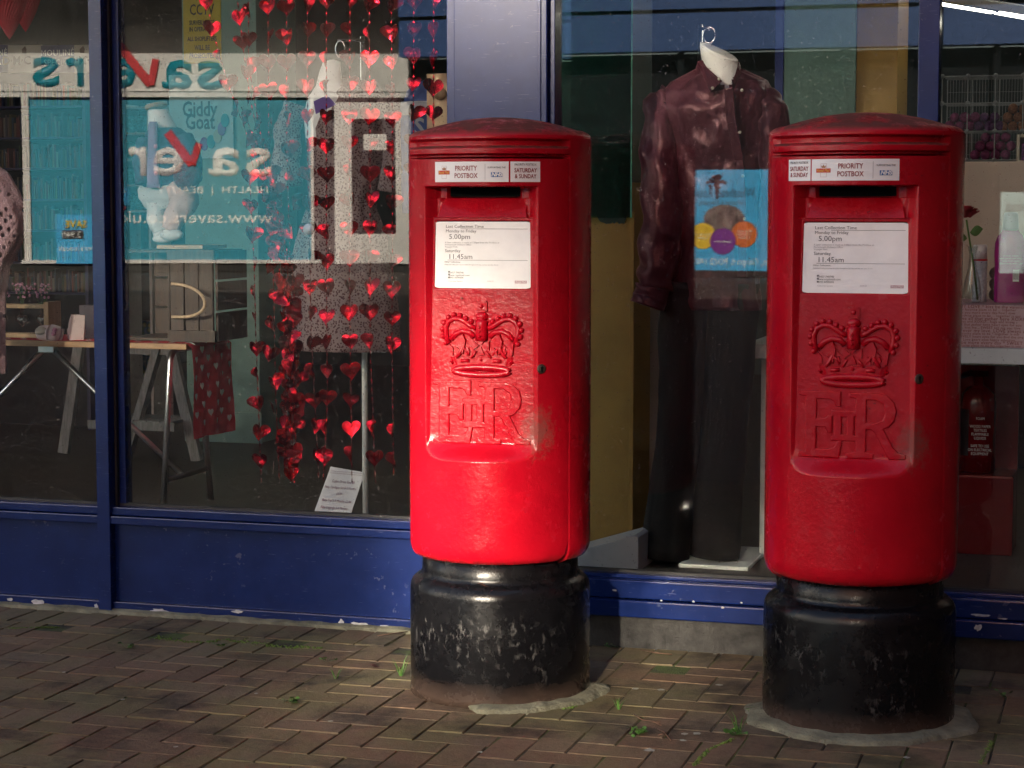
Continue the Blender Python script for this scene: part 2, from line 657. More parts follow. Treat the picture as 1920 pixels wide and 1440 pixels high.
BLUE, RED, BLACKP, BRICK, JOINT, STREET = blue_paint(), red_paint(), black_paint(), brick_mat(), joint_mat(), street_mat()
FLORAL, SATIN, CROCHET, SKEIN = floral(), satin(), crochet(), skein_mat()
white_print = M('white_print', (.78, .78, .77), .45, amp=.04)
paper = M('notice_paper', (.82, .82, .81), .35, amp=.05, scale=20)
red_ink = M('dark_red_ink', (.22, .01, .015), .5, amp=0)
post_red = M('logo_red', (.5, .02, .02), .5, amp=0)
gold_ink = M('logo_gold', (.75, .45, .05), .5, amp=0)
nhs_blue = M('health_blue', (.01, .10, .32), .5, amp=0)
grey_ink = M('grey_ink', (.12, .12, .13), .5, amp=0)
pale_ink = M('faded_ink', (.38, .38, .4), .5, amp=0)
black_ink = M('black_ink', (.012, .012, .015), .5, amp=0)
void = M('unlit_black', (.003, .003, .003), .9, amp=0, spec=.1)
rubber = M('black_gasket', (.008, .008, .009), .6, amp=0)
concrete = M('mossy_mortar', (.14, .135, .09), .9, amp=.45, scale=14, bump=.9, bscale=70, bdist=.006)
plinth_m = M('dark_render', (.028, .027, .026), .85, amp=.5, scale=30, bump=.8, bscale=120)
cream = M('cream_board', (.50, .45, .37), .7, amp=.05)
whitep = M('white_laminate', (.62, .63, .62), .45, amp=.04)
white_wood = M('white_wood', (.55, .55, .53), .6, amp=.1, scale=30)
mint = M('mint_wall', (.21, .37, .32), .6, amp=.06)
gold_wall = M('ochre_wall', (.32, .18, .035), .6, amp=.08)
green_dark = M('dark_green_wall', (.012, .05, .045), .35, amp=.2)
wall_grey = M('grey_green_wall', (.07, .085, .08), .8, amp=.1)
ceil_m = M('ceiling_white', (.4, .4, .39), .8, amp=.04)
floor_m = wood('dark_timber_floor', (.030, .023, .019), (.060, .046, .037), (1.2, 14, 1), .5, .05)
steel = M('brushed_steel', (.55, .56, .57), .3, 1, amp=.1)
chrome = M('chrome', (.8, .8, .82), .08, 1, amp=0)
pine = wood('pine', (.36, .22, .11), (.50, .33, .18), (6, 6, 1), .55, .15)
table_wood = wood('table_ply', (.24, .13, .06), (.38, .22, .11), (1, 8, 8), .5, .15)
dark_wood = wood('dark_crate_wood', (.013, .006, .004), (.060, .030, .018), (9, 9, 1), .6, .5)
grey_wood = wood('whitewashed_wood', (.14, .14, .135), (.36, .36, .34), (9, 9, 1), .75, .5)
rope_m = M('jute_rope', (.42, .30, .20), .9, amp=.3, scale=150, bump=.9, bscale=260)
red_cloth = M('red_cotton', (.62, .015, .04), .85, amp=.12, bump=.3, bscale=300)
cloth_white = M('cotton_white', (.48, .47, .48), .8, amp=.05)
navy_knit = M('navy_knit', (.045, .05, .10), .95, amp=.2, scale=90, bump=.8, bscale=210, bdist=.004)
burg_knit = M('burgundy_knit', (.11, .008, .02), .95, amp=.35, scale=60, bump=.9, bscale=160, bdist=.006)
pink_cloth = M('pale_pink_cotton', (.50, .34, .32), .85, amp=.08, bump=.3, bscale=200)
lilac_cloth = M('lilac_cotton', (.28, .19, .33), .85, amp=.1)
form_white = M('display_form_white', (.85, .84, .82), .5, amp=.04)
shoe_white = M('white_satin_shoe', (.66, .56, .57), .35, amp=.05)
black_cloth = M('black_trouser_cloth', (.003, .003, .004), .85, amp=.2)
black_shiny = M('black_leather', (.006, .006, .007), .2, amp=0)
foil = M('red_foil', (.52, .009, .025), .14, .95, amp=.25, scale=25, bump=.35, bscale=70, bdist=.006)
tissue = M('red_tissue', (.40, .012, .03), .8, amp=.15)
yellow_sign = M('yellow_sign', (.62, .47, .05), .6, amp=.06)
poster_blue = M('pale_blue_poster', (.42, .60, .62), .6, amp=.04)
leaf_g = M('leaf_green', (.05, .13, .02), .6, amp=.3, scale=60)
moss_g = M('moss', (.07, .12, .015), .95, amp=.5, scale=60, bump=.9, bscale=200)
twig_m = M('dry_twig', (.10, .05, .03), .9, amp=.2)
skin_m = M('skin', (.42, .24, .17), .55, amp=.08)
hair_m = M('dark_hair', (.03, .018, .012), .6, amp=.3, scale=120)
coat_m = M('brown_coat', (.045, .038, .035), .9, amp=.2)
ext_red = M('extinguisher_red', (.14, .004, .006), .25, amp=.05, coat=.3)
pink_plastic = M('magenta_plastic', (.33, .018, .17), .22, amp=.05, coat=.3)
flower_pink = M('pink_blossom', (.55, .25, .38), .8, amp=.3, scale=200)
rose_red = M('rose_red', (.24, .004, .012), .7, amp=.3, scale=90)
wrap_pink = M('pink_wrap', (.62, .42, .42), .6, amp=.05)
shelf_purple = M('purple_shelf', (.04, .035, .10), .4, amp=.1)
shop_white = M('painted_white', (.82, .82, .80), .6, amp=.05, scale=1.2)
turq = M('turquoise_vinyl', (.0, .25, .37), .5, amp=.05, scale=.6)
sign_turq = M('sign_turquoise', (.0, .24, .33), .5, amp=0)
sign_red = M('sign_red', (.55, .01, .02), .5, amp=0)
fascia_blue = M('blue_fascia', (.02, .065, .20), .5, amp=.06, scale=.5)
dark_glass = M('dark_shop_window', (.012, .014, .016), .15, amp=0)
wr_blue = M('poster_sky_blue', (.02, .38, .72), .5, amp=.05, scale=2)
brick_up = M('red_brickwork', (.20, .09, .065), .85, amp=.25, scale=6)
purple_m = M('purple_print', (.16, .02, .26), .5, amp=0)
orange_m = M('orange_print', (.62, .14, .02), .5, amp=0)
yellow_m = M('yellow_print', (.75, .50, .03), .5, amp=0)
photo_dark = M('group_photo_print', (.12, .10, .09), .6, amp=.8, scale=6)
tube_m = M('lit_tube', (1, .97, .9), .4, amp=0, emis=2.0)
wire_m = M('white_wire', (.4, .4, .4), .5, amp=0)
cardboard = M('cardboard', (.22, .15, .09), .85, amp=.1)
denim = M('blue_bag_cloth', (.03, .06, .2), .8, amp=.2)
grey_band = M('grey_band', (.3, .31, .34), .6, amp=.1)

# ------------------------------------------------------------------ ground and pavement
WALL, GY, FLOOR = 5.83, 5.885, .12
g = MB().add([(-300, -300, -.012), (300, -300, -.012), (300, 300, -.012), (-300, 300, -.012)], [(0, 1, 2, 3)])
tag(g.build('ground', STREET), kind='structure')
pave = MB().add([(-7, 2.2, -.0032), (4, 2.2, -.0032), (4, WALL + .03, -.0032), (-7, WALL + .03, -.0032)], [(0, 1, 2, 3)]).build('pavement', JOINT)
tag(pave, kind='structure')

U = .0985


def brick_mesh(seed):
    rr = random.Random(seed)
    w, d = 2 * U - .005, U - .005
    b = MB()
    ch = .0018
    j = lambda a: a + rr.uniform(-.0012, .0012)
    vs = []
    for zz, ins in ((-.03, 0), (-ch, 0), (0, ch)):
        for sx_, sy_ in ((-1, -1), (1, -1), (1, 1), (-1, 1)):
            vs.append((j(sx_ * (w / 2 - ins)), j(sy_ * (d / 2 - ins)), zz + (rr.uniform(-.001, .001) if zz == 0 else 0)))
    fs = [(8, 9, 10, 11)]
    for l in (0, 4):
        for k in range(4):
            k2 = (k + 1) % 4
            fs.append((l + k, l + k2, l + 4 + k2, l + 4 + k))
    b.add(vs, fs)
    me = b.mesh('brick')
    me.materials.append(BRICK)
    return me


BM = [brick_mesh(i) for i in range(6)]


def pix(p):
    x, y, z = p[0], p[1], p[2] - CH
    xc = x * math.cos(YAW) + y * math.sin(YAW)
    yc = -x * math.sin(YAW) + y * math.cos(YAW)
    yy = yc * math.cos(PITCH) - z * math.sin(PITCH)
    zz = yc * math.sin(PITCH) + z * math.cos(PITCH)
    if yy < .1: return None
    return 960 + F * xc / yy, 720 - F * zz / yy


BOX_A, BOX_B = (-1.628, 5.215), (-.652, 5.196)
spots = []
y_first = WALL - .014
for i in range(-60, 30):
    spots.append((i * U, y_first - U, True))
y_h = y_first - 2 * U
for i in range(-60, 30):
    for j in range(0, 34):
        c4 = (i + j) % 4
        x0, y0 = i * U, y_h - (j + 1) * U
        if c4 == 0:
            spots.append((x0 + U, y0 + U / 2, False))
        elif c4 == 2:
            spots.append((x0 + U / 2, y0, True))
rest = MB()
near = []
for x, y, vert in spots:
    p = pix((x, y, 0))
    if p is None: continue
    if min(math.hypot(x - q[0], y - q[1]) for q in (BOX_A, BOX_B)) < .16: continue
    if y < 2.3 or x < -6.9 or x > 3.9: continue
    inframe = -40 < p[0] < 1960 and p[1] < 1480
    near.append((0 if inframe else 1, math.hypot(x - 0, y), x, y, vert))
near.sort()
nfr = sum(1 for q in near if q[0] == 0)
for k, (o_, d_, x, y, vert) in enumerate(near):
    rz = (R(90) if vert else 0) + random.uniform(-.014, .014) + random.choice((0, math.pi))
    dz = random.uniform(-.0012, .0010)
    tl = (random.uniform(-.005, .005), random.uniform(-.005, .005), rz)
    if k < 300:
        o = link('brick', BM[k % 6], pave)
        o.location = (x, y, dz)
        o.rotation_euler = tl
    else:
        from mathutils import Euler
        mt = Matrix.Translation((x, y, dz)) @ Euler(tl).to_matrix().to_4x4()
        me = BM[k % 6]
        rest.add([mt @ v.co for v in me.vertices], [tuple(q.vertices) for q in me.polygons])
if rest.v:
    tag(rest.build('brick_field', BRICK, pave, recalc=False), kind='stuff')

# mortar bead along the foot of the shop front
mb = MB()
rr = random.Random(3)
n = 130
xs = [-7 + 5.05 * i / n for i in range(n + 1)]
top = [(x, WALL + .005, .012 + rr.random() * .006) for x in xs]
mid = [(x, WALL - .012 - rr.random() * .01, .008 + rr.random() * .003) for x in xs]
bot = [(x, WALL - .022 - rr.random() * .012, -.004) for x in xs]
mb.add(top + mid + bot, [(a + k, a + k + 1, a + k + n + 2, a + k + n + 1) for a in (0, n + 1) for k in range(n)])
tag(mb.build('mortar_bead', concrete), kind='structure')

# ------------------------------------------------------------------ shop front
sf = thing('shop_front', 'blue painted shop front with large display windows and a wide blue pillar', 'shop front', (-2, WALL, 0))
FT = 2.75
xm = at(177, 500, WALL).x


def glaze(a, c, z0, z1):
    MB().add([(a, GY, z0), (c, GY, z0), (c, GY, z1), (a, GY, z1)], [(0, 1, 2, 3)]).build('glass_pane', glass, sf, recalc=False)
    g2, k1, k2 = GY + .018, .00045 * (c - a) * .5, .0003
    MB().add([(a, g2 - k1, z0), (c, g2 + k1, z0), (c, g2 + k1 + k2, z1), (a, g2 - k1 + k2, z1)], [(0, 1, 2, 3)]).build('glass_pane', glass, sf, recalc=False)



# stall riser and rails of the left bay
for a, c in ((-7.0, xm), (xm + .045, -1.99)):
    bx('riser_panel', BLUE, sf, a, c, WALL + .022, WALL + .06, .036, .292)
    bx('bottom_rail', BLUE, sf, a, c, WALL + .002, WALL + .05, 0, .036)
    bx('sill', BLUE, sf, a, c, WALL - .008, WALL + .07, .292, .318, .003)
    bx('sill', BLUE, sf, a, c, WALL + .004, WALL + .07, .3205, .346, .003)
    bx('gasket', rubber, sf, a, c, GY - .012, GY + .012, .346, .354, 0)
    glaze(a, c, .352, FT)
bx('mullion', BLUE, sf, xm, xm + .045, WALL - .012, WALL + .075, 0, FT)
bx('mullion', BLUE, sf, xm + .0452, xm + .075, WALL + .045, WALL + .09, .347, FT)
bx('gasket', rubber, sf, xm + .0455, xm + .053, WALL + .028, WALL + .0445, .347, FT, 0)
# pillar
bx('pillar', BLUE, sf, -1.963, -1.672, WALL - .008, WALL + .16, 0, FT, .003)
bx('mullion', BLUE, sf, -1.992, -1.9632, WALL + .012, WALL + .09, .02, FT)
bx('mullion', BLUE, sf, -1.6718, -1.655, WALL + .018, WALL + .09, .1, FT)
bx('joint_cover', BLUE, sf, -1.70, -1.69, WALL - .014, WALL - .008, .2, FT, .001)
# right bay
bx('plinth', plinth_m, sf, -1.672, 3, WALL - .012, WALL + .12, -.01, .094)
xr = at(1718, 300, WALL).x
bx('sill', BLUE, sf, -1.6716, 3, WALL - .045, WALL + .07, .098, .148, .004)
bx('sill', BLUE, sf, -1.6716, 3, WALL - .022, WALL + .07, .1505, .205, .004)
bx('sill_bead', BLUE, sf, -1.6546, 3, WALL + .012, WALL + .07, .2055, .216, .002)
bx('gasket', rubber, sf, -1.6546, 3, GY - .014, GY + .012, .216, .224, 0)
for a, c in ((-1.655, xr), (xr + .058, 3)):
    glaze(a, c, .222, FT)
bx('mullion', BLUE, sf, xr, xr + .058, WALL + .004, WALL + .075, .2165, FT)
bx('transom', BLUE, sf, -7, 3, WALL - .02, WALL + .12, FT + .002, FT + .12)
bx('fascia', BLUE, sf, -7, 3, WALL - .1, WALL + .1, FT + .122, 3.7)

# peeling paint along the rails
rpe = random.Random(17)
for px0, py0, w_, h_, Yp in ((70, 1131, 34, 12, WALL), (180, 1137, 8, 8, WALL), (300, 1146, 44, 7, WALL), (445, 1147, 26, 5, WALL), (640, 1167, 12, 10, WALL), (675, 1172, 40, 9, WALL), (722, 1174, 22, 4, WALL), (18, 1124, 14, 6, WALL),
                             (1152, 1107, 10, 4, WALL - .047), (1240, 1126, 5, 3, WALL - .047), (1300, 1128, 5, 4, WALL - .047), (1355, 1139, 6, 4, WALL - .047), (1840, 1154, 40, 5, WALL - .047), (1834, 1177, 14, 14, WALL - .047), (1880, 1160, 20, 3, WALL - .047), (1390, 1130, 5, 3, WALL - .047)):
    c_ = at(px0, py0, Yp)
    ww, hh_ = w_ * .00165 / 2, h_ * .00165 / 2 * (1.4 if px0 < 800 else 1)
    pl_ = []
    for k in range(14):
        a_ = k * 2 * math.pi / 14
        q_ = rpe.uniform(.55, 1.1)
        pl_.append((c_.x + ww * q_ * math.cos(a_), c_.z + hh_ * q_ * math.sin(a_)))
    MB().prism(pl_, Yp - .0006, Yp + .0015).build('paint_chip', M('bare_primer', (.42, .42, .43), .8, amp=.3, scale=60) if 'bare_primer' not in MATS else MATS['bare_primer'], sf)

# the building above, which shades the pavement
ub = thing('upper_building', 'plain brick upper storeys above the blue shop front', 'building', (-4, 9, 3.7))
bx('wall', brick_up, ub, -34, 26, WALL - .02, 16, 3.702, 12, 0)
bx('parapet', shop_white, ub, -34, 26, WALL - .12, 16.1, 12.002, 12.25, 0)
for sx0, sx1 in ((-34, -7.002), (3.002, 26)):
    bx('ground_floor_wall', brick_up, ub, sx0, sx1, WALL, 16, 0, 3.7, 0)

# ------------------------------------------------------------------ interior shell
tag(bx('floor', floor_m, None, -7, 3, WALL + .06, 15, .02, FLOOR, 0), kind='structure')
tag(bx('wall_back', wall_grey, None, -7, 3, 14.2, 14.4, FLOOR, 3.698, 0), kind='structure')
tag(bx('wall_left', wall_grey, None, -6.998, -6.9, WALL + .1, 14.2, FLOOR, 3.698, 0), kind='structure')
tag(bx('wall_right', wall_grey, None, 2.9, 2.998, WALL + .1, 14.2, FLOOR, 3.698, 0), kind='structure')
tag(bx('ceiling', ceil_m, None, -6.9, 2.9, WALL + .1, 14.2, 3.2, 3.3, 0), kind='structure')

# ------------------------------------------------------------------ buildings across the street (seen mirrored in the glass)
OY = -25.0
MY = 2 * GY - OY


def ox(px, py=300): return at(px, py, MY).x


def oz(px, py): return at(px, py, MY).z


FR = (R(90), 0, R(180))
chem_white = M('weathered_white', (.62, .61, .59), .6, amp=.12, scale=.9)
sv = thing('chemist_shop', 'white fronted shop with turquoise window panels across the street', 'building', (-18, OY, 0))
zb, zs = oz(300, 181), oz(300, 3)
x0, x1 = ox(-160), ox(748)
bx('fascia', chem_white, sv, x0, x1, OY - .3, OY, zb + .1, zs + .2, 0)
bx('fascia_rail', chem_white, sv, x0, x1, OY - .2, OY + .08, zb - .02, zb + .07, 0)
bx('upper_storey', chem_white, sv, x0, x1, OY - 8, OY + 2.1, zs + .1, 12, 0)
for k in range(5):
    wx = x0 + 1.2 + k * 2.45
    w_ = bx('window', chem_white, sv, wx, wx + 1.4, OY + 2.1, OY + 2.16, 6.6, 8.4, 0)
    bx('pane', dark_glass, w_, wx + .1, wx + 1.3, OY + 2.16, OY + 2.17, 6.7, 8.3, 0)
bx('side_wall', chem_white, sv, x1 + .001, x1 + .4, OY - 8, OY + .06, 0, zs + .09, 0)
bx('plinth', plinth_m, sv, x0, x1, OY - .3, OY + .02, 0, oz(300, 492), 0)
bx('back_wall', dark_glass, sv, x0, x1, OY - .6, OY - .35, .1, zb + .05, 0)
# window frame and vinyl
tl, trr = ox(88), ox(568)
zw0, zw1 = oz(300, 486), oz(300, 188)
bx('window_sill', chem_white, sv, tl - .2, trr + .2, OY - .1, OY + .1, zw0 - .07, zw0, 0)
bx('window_post', chem_white, sv, tl - .14, tl, OY - .1, OY + .08, zw0, zb - .021, 0)
bx('window_post', chem_white, sv, trr, trr + .06, OY - .1, OY + .08, zw0, zb - .021, 0)
pn = bx('window_panel', turq, sv, tl, trr, OY - .06, OY, zw0, zw1, 0)


def olet(body, px0, px1, py0, py1, m, parent, y=OY + .05, ext=.02, **kw):
    """lettering on the far facade: spans px0 (start) to px1 (end) as mirrored in the glass"""
    a, b = ox(px0, (py0 + py1) / 2), ox(px1, (py0 + py1) / 2)
    z0, z1 = oz((px0 + px1) / 2, py1), oz((px0 + px1) / 2, py0)
    me = text_mesh(body, 1.0, 'LEFT', extr=0, **kw)
    xs_ = [v.co.x for v in me.vertices]
    ys_ = [v.co.y for v in me.vertices]
    sx_, sy_ = abs(a - b) / (max(xs_) - min(xs_)), (z1 - z0) / (max(ys_) - min(ys_))
    bm = bmesh.new()
    bm.from_mesh(me)
    r_ = bmesh.ops.extrude_face_region(bm, geom=bm.faces[:])
    for e in r_['geom']:
        if isinstance(e, bmesh.types.BMVert):
            e.co.z += 1
    lo, ly = min(xs_), min(ys_)
    org = ORG[parent.name]
    for v in bm.verts:
        v.co = Vector((a - (v.co.x - lo) * sx_, y + v.co.z * ext, z0 + (v.co.y - ly) * sy_)) - org
    bmesh.ops.recalc_face_normals(bm, faces=bm.faces)
    bm.to_mesh(me)
    bm.free()
    me.materials.clear()
    me.materials.append(m)
    return link('lettering', me, parent)


def tick(pa, pb, pc, m, parent, w, y):
    p = [Vector((ox(*q), y, oz(*q))) for q in (pa, pb, pc)]
    b = MB()
    b.beam(p[0], p[1], .05, w, up=(0, 0, 1))
    b.beam(p[1], p[2], .06, w * .8, up=(0, 0, 1))
    return b.build('tick_mark', m, parent)


olet('s', 412, 368, 112, 167, sign_turq, sv, OY + .01, bold=.02)
olet('a', 360, 308, 112, 167, sign_turq, sv, OY + .01, bold=.02)
tick((236, 88), (290, 160), (298, 112), sign_red, sv, .17, OY + .05)
olet('e', 264, 222, 112, 167, sign_turq, sv, OY + .01, bold=.02)
olet('r', 176, 146, 112, 165, sign_turq, sv, OY + .01, bold=.02)
olet('s', 135, 91, 112, 167, sign_turq, sv, OY + .01, bold=.02)
olet('s', 498, 452, 275, 330, white_print, sv, OY + .004, .01, bold=.02)
olet('a', 442, 388, 275, 330, white_print, sv, OY + .004, .01, bold=.02)
tick((318, 248), (360, 308), (372, 268), sign_red, sv, .17, OY + .01)
olet('e', 346, 292, 275, 330, white_print, sv, OY + .004, .01, bold=.02)
olet('r', 282, 250, 275, 330, white_print, sv, OY + .004, .01, bold=.02)
olet('s', 240, 194, 275, 330, white_print, sv, OY + .004, .01, bold=.02)
olet('HEALTH  |  BEAUTY', 492, 300, 349, 366, white_print, sv, OY + .004, .005)
olet('www.savers.co.uk', 500, 240, 396, 418, white_print, sv, OY + .004, .005)
# offer poster standing in that window
of = bx('poster_board', wr_blue, sv, ox(188), ox(252), OY + .02, OY + .05, oz(200, 385), oz(200, 352), 0)
olet('FREE LEAFLET', 246, 192, 357, 364, white_print, sv, OY + .051, .004)
bx('poster_stripe', sign_red, sv, ox(196), ox(246), OY + .051, OY + .056, oz(200, 392), oz(200, 388), 0)
of = bx('poster_board', wr_blue, sv, ox(130), ox(232), OY + .06, OY + .12, oz(200, 492), oz(200, 402), 0)
olet('SAVE', 184, 148, 412, 426, yellow_m, sv, OY + .14, .01, bold=.03)
bx('poster_stripe', black_ink, sv, ox(140), ox(176), OY + .122, OY + .13, oz(160, 446), oz(160, 430), 0)
olet('2.94!!', 174, 143, 432, 444, white_print, sv, OY + .131, .01)
olet('at savers.co.uk', 226, 136, 458, 468, white_print, sv, OY + .122, .005)
# doorway right of the panels
dl, dr = ox(611), ox(747)
bx('door_post', chem_white, sv, dl, ox(642), OY - .1, OY + .1, .15, oz(680, 186), 0)
bx('door_post', chem_white, sv, ox(722), dr, OY - .1, OY + .1, .15, oz(680, 186), 0)
bx('door_head', chem_white, sv, ox(642) + .001, ox(722) - .001, OY - .1, OY + .1, oz(680, 218), oz(680, 186), 0)
bx('door_glass', dark_glass, sv, ox(642), ox(722), OY - .12, OY - .06, .15, oz(680, 218), 0)
bx('door_notice', chem_white, sv, ox(663), ox(705), OY - .059, OY - .05, oz(680, 278), oz(680, 247), 0)
bx('door_kickplate', chem_white, sv, ox(642) + .002, ox(722) - .002, OY - .05, OY + .02, .15, oz(680, 440), 0)

nb_ = thing('added_bounce_building', 'unseen white building added on the left to bounce light onto the boxes', 'building', (-30, -9, 0))  # put in out of view so its sunlit wall brightens the left sides
bx('wall', shop_white, nb_, -50, -24.4, -17, -8, 0, 14, 0)
for k in range(7):
    for zz_ in (1.2, 5.2, 8.6, 12):
        bx('window', dark_glass, nb_, -49.5 + k * 3.6, -48.1 + k * 3.6, -8, -7.98, zz_, zz_ + 1.7, 0)
cbk = thing('added_shade_building', 'unseen dark brick building added on the right to shade the boxes', 'building', (8, -10, 0))  # put in out of view to cut the light from the right
bx('wall', brick_up, cbk, 4.4, 14, -18, 5.2, 0, 13.8, 0)
for k in range(6):
    for zz_ in (1.2, 5.2, 8.6, 12):
        bx('window', dark_glass, cbk, 4.38, 4.4, -17 + k * 3.6, -15.6 + k * 3.6, zz_, zz_ + 1.7, 0)
sv.rotation_euler = (0, 0, R(-18))
sv.scale = (.99, 1, 1)
bs = thing('blue_shop', 'shop with deep blue fascia and sky blue window posters across the street', 'building', (-6, OY, 0))
xa, xb = ox(758), 22
zf0 = oz(1400, 94)
bx('fascia', fascia_blue, bs, xa, xb, OY - .2, OY + .25, zf0, zf0 + .68, 0)
bx('fascia_rail', void, bs, xa, xb, OY - .2, OY + .2, zf0 + .681, zf0 + .75, 0)
bx('fascia', fascia_blue, bs, xa, xb, OY - .2, OY + .28, zf0 + .751, 6.2, 0)
bx('upper_storey', brick_up, bs, xa, xb, OY - 8, OY, 6.201, 24, 0)  # unseen wall made extra tall to block sky light on the right
for k in range(6):
    wx = xa + 1 + k * 2.6
    w_ = bx('window', shop_white, bs, wx, wx + 1.5, OY, OY + .05, 7.2, 9, 0)
    bx('pane', dark_glass, w_, wx + .1, wx + 1.4, OY + .05, OY + .06, 7.3, 8.9, 0)
bx('back_wall', dark_glass, bs, xa, xb, OY - .6, OY - .4, .1, zf0 - .01, 0)
bx('plinth', plinth_m, bs, xa, xb, OY - .4, OY, 0, .12, 0)
for px_ in (1040, 1270, 1575, 1860):
    bx('window_post', dark_glass, bs, ox(px_), ox(px_) + .12, OY - .1, OY, .12, zf0 - .002, 0)


def wr(px0, px1, py0, py1):
    p0, p1 = ox(px0), ox(px1)
    z0, z1 = oz(px0, py1), oz(px0, py0)
    b = bx('window_poster', wr_blue, bs, p0, p1, OY - .08, OY - .05, max(z0, .1), z1, 0)
    s = (px1 - px0) / 220.0
    f = lambda u: px0 + u * s
    g_ = lambda v_: py0 + v_
    olet('Whitehead  Ross', f(118), f(10), g_(34), g_(52), black_ink, bs, OY - .049, .004)
    olet('Education & Consulting', f(100), f(12), g_(57), g_(68), grey_ink, bs, OY - .049, .004, shear=.3)
    olet('High Street, Gosport, PO12 1AD', f(200), f(4), g_(166), g_(182), white_print, bs, OY - .049, .004)
    # little tree emblem
    t = MB()
    c = Vector((ox(f(46)), OY - .045, oz(f(46), g_(22))))
    rq = random.Random(5)
    for k in range(26):
        a = rq.uniform(0, 6.28)
        q = c + Vector((math.cos(a) * rq.uniform(0, .2), rq.uniform(0, .01), math.sin(a) * rq.uniform(0, .12)))
        t.ball(q, (.035, .008, .03), 6, 4)
    t.tube([c + Vector((0, 0, -.05)), c + Vector((.02, 0, -.32))], [.03, .02], 6)
    t.build('tree_emblem', black_ink, bs)
    for uu, vv, rr_, m_, tx in ((22, 124, .24, yellow_m, 'Recruitment\nSupport'), (60, 134, .24, purple_m, 'Qualifications'), (100, 121, .24, orange_m, 'Information\nAdvice and\nGuidance')):
        c = Vector((ox(f(uu)), OY - .03, oz(f(uu), g_(vv))))
        d_ = MB()
        d_.prism([(c.x + rr_ * math.cos(a * .2618), c.z + rr_ * math.sin(a * .2618)) for a in range(24)], OY - .049 + (uu == 60) * .006, OY - .042 + (uu == 60) * .006)
        d_.build('poster_disc', m_, bs)
        text(tx, .06, (c.x, OY - .028, c.z), white_print, bs, rot=FR, extr=.001)
    d_ = MB()
    c = Vector((ox(f(62)), 0, oz(f(62), g_(92))))
    d_.prism([(c.x + .38 * math.cos(a * .2618), c.z + .26 * math.sin(a * .2618)) for a in range(24)], OY - .0495, OY - .046)
    d_.build('group_photo', photo_dark, bs)


wr(1297, 1517, 318, 524)
bx('window_poster', poster_blue, bs, ox(1879), ox(2100), OY - .08, OY - .05, .1, oz(1879, 360), 0)
olet('Whitehead', 1985, 1889, 376, 396, grey_ink, bs, OY - .049, .004)

# mirrors added opposite to mimic sun-catching windows, each aimed at the spot it lights
gm, nt, gb_ = new_mat('reflector_mirror')
gb_.inputs['Base Color'].default_value = (.50, .49, .46, 1)
gb_.inputs['Metallic'].default_value = 1
gb_.inputs['Roughness'].default_value = .06


gm2, nt, gb_ = new_mat('mid_reflector_mirror')
gb_.inputs['Base Color'].default_value = (.34, .33, .32, 1)
gb_.inputs['Metallic'].default_value = 1
gb_.inputs['Roughness'].default_value = .06


gm3, nt, gb_ = new_mat('dim_reflector_mirror')
gb_.inputs['Base Color'].default_value = (.15, .147, .14, 1)
gb_.inputs['Metallic'].default_value = 1
gb_.inputs['Roughness'].default_value = .06


def sun_reflector(W, T, w, h, par, gm=gm):
    W, T = Vector(W), Vector(T)
    n_ = (tosun + (T - W).normalized()).normalized()
    x_ = Vector((0, 0, 1)).cross(n_).normalized()
    y_ = n_.cross(x_)
    q_ = [W + x_ * a * w / 2 + y_ * c * h / 2 for a, c in ((-1, -1), (1, -1), (1, 1), (-1, 1))]
    f_ = MB()
    for k in range(4):
        f_.beam(q_[k], q_[(k + 1) % 4], .05, .05, n_)
    fo = f_.build('reflector_frame', shop_white, par)
    MB().add(q_, [(0, 1, 2, 3)]).build('pane', gm, fo, recalc=False)  # mirrored metal, tilted to bounce the sun to its target


sun_reflector((-5.6, OY + .75, 8.0), (-1.90, 4.98, .60), .66, 1.05, bs)
sun_reflector((-3.6, OY + .75, 8.6), (-1.84, 4.98, .36), .62, .70, bs)
sun_reflector((1.5, OY + .75, 7.6), (-1.16, 5.55, .03), .60, .62, bs)
sun_reflector((-8.4, OY + .75, 9.6), (-1.95, 5.82, 2.04), .85, .62, bs, gm2)
sun_reflector((-10.4, OY + .75, 8.9), (-3.55, 7.1, .85), 1.25, 1.0, bs, gm3)  # unseen mirror added to brighten the table display indoors

# ------------------------------------------------------------------ pillar boxes
RB = .245
RED_BODY = {}


def sstep(a, b, x):
    t = max(0, min(1, (x - a) / (b - a)))
    return t * t * (3 - 2 * t)


def lerp(a, b, t): return a + (b - a) * t


Z_LEDGE0, Z_LEDGE1, Z_SLOPE0, Z_SLOPE1, Z_SLOT = .652, .700, 1.287, 1.337, 1.366
DOOR_A = R(61)


def flat_c(z):
    if z < Z_SLOPE0: return lerp(.188, .176, (z - .7) / (Z_SLOPE0 - .7))
    return lerp(.181, .158, min(1, (z - Z_SLOPE0) / (Z_SLOPE1 - Z_SLOPE0)))


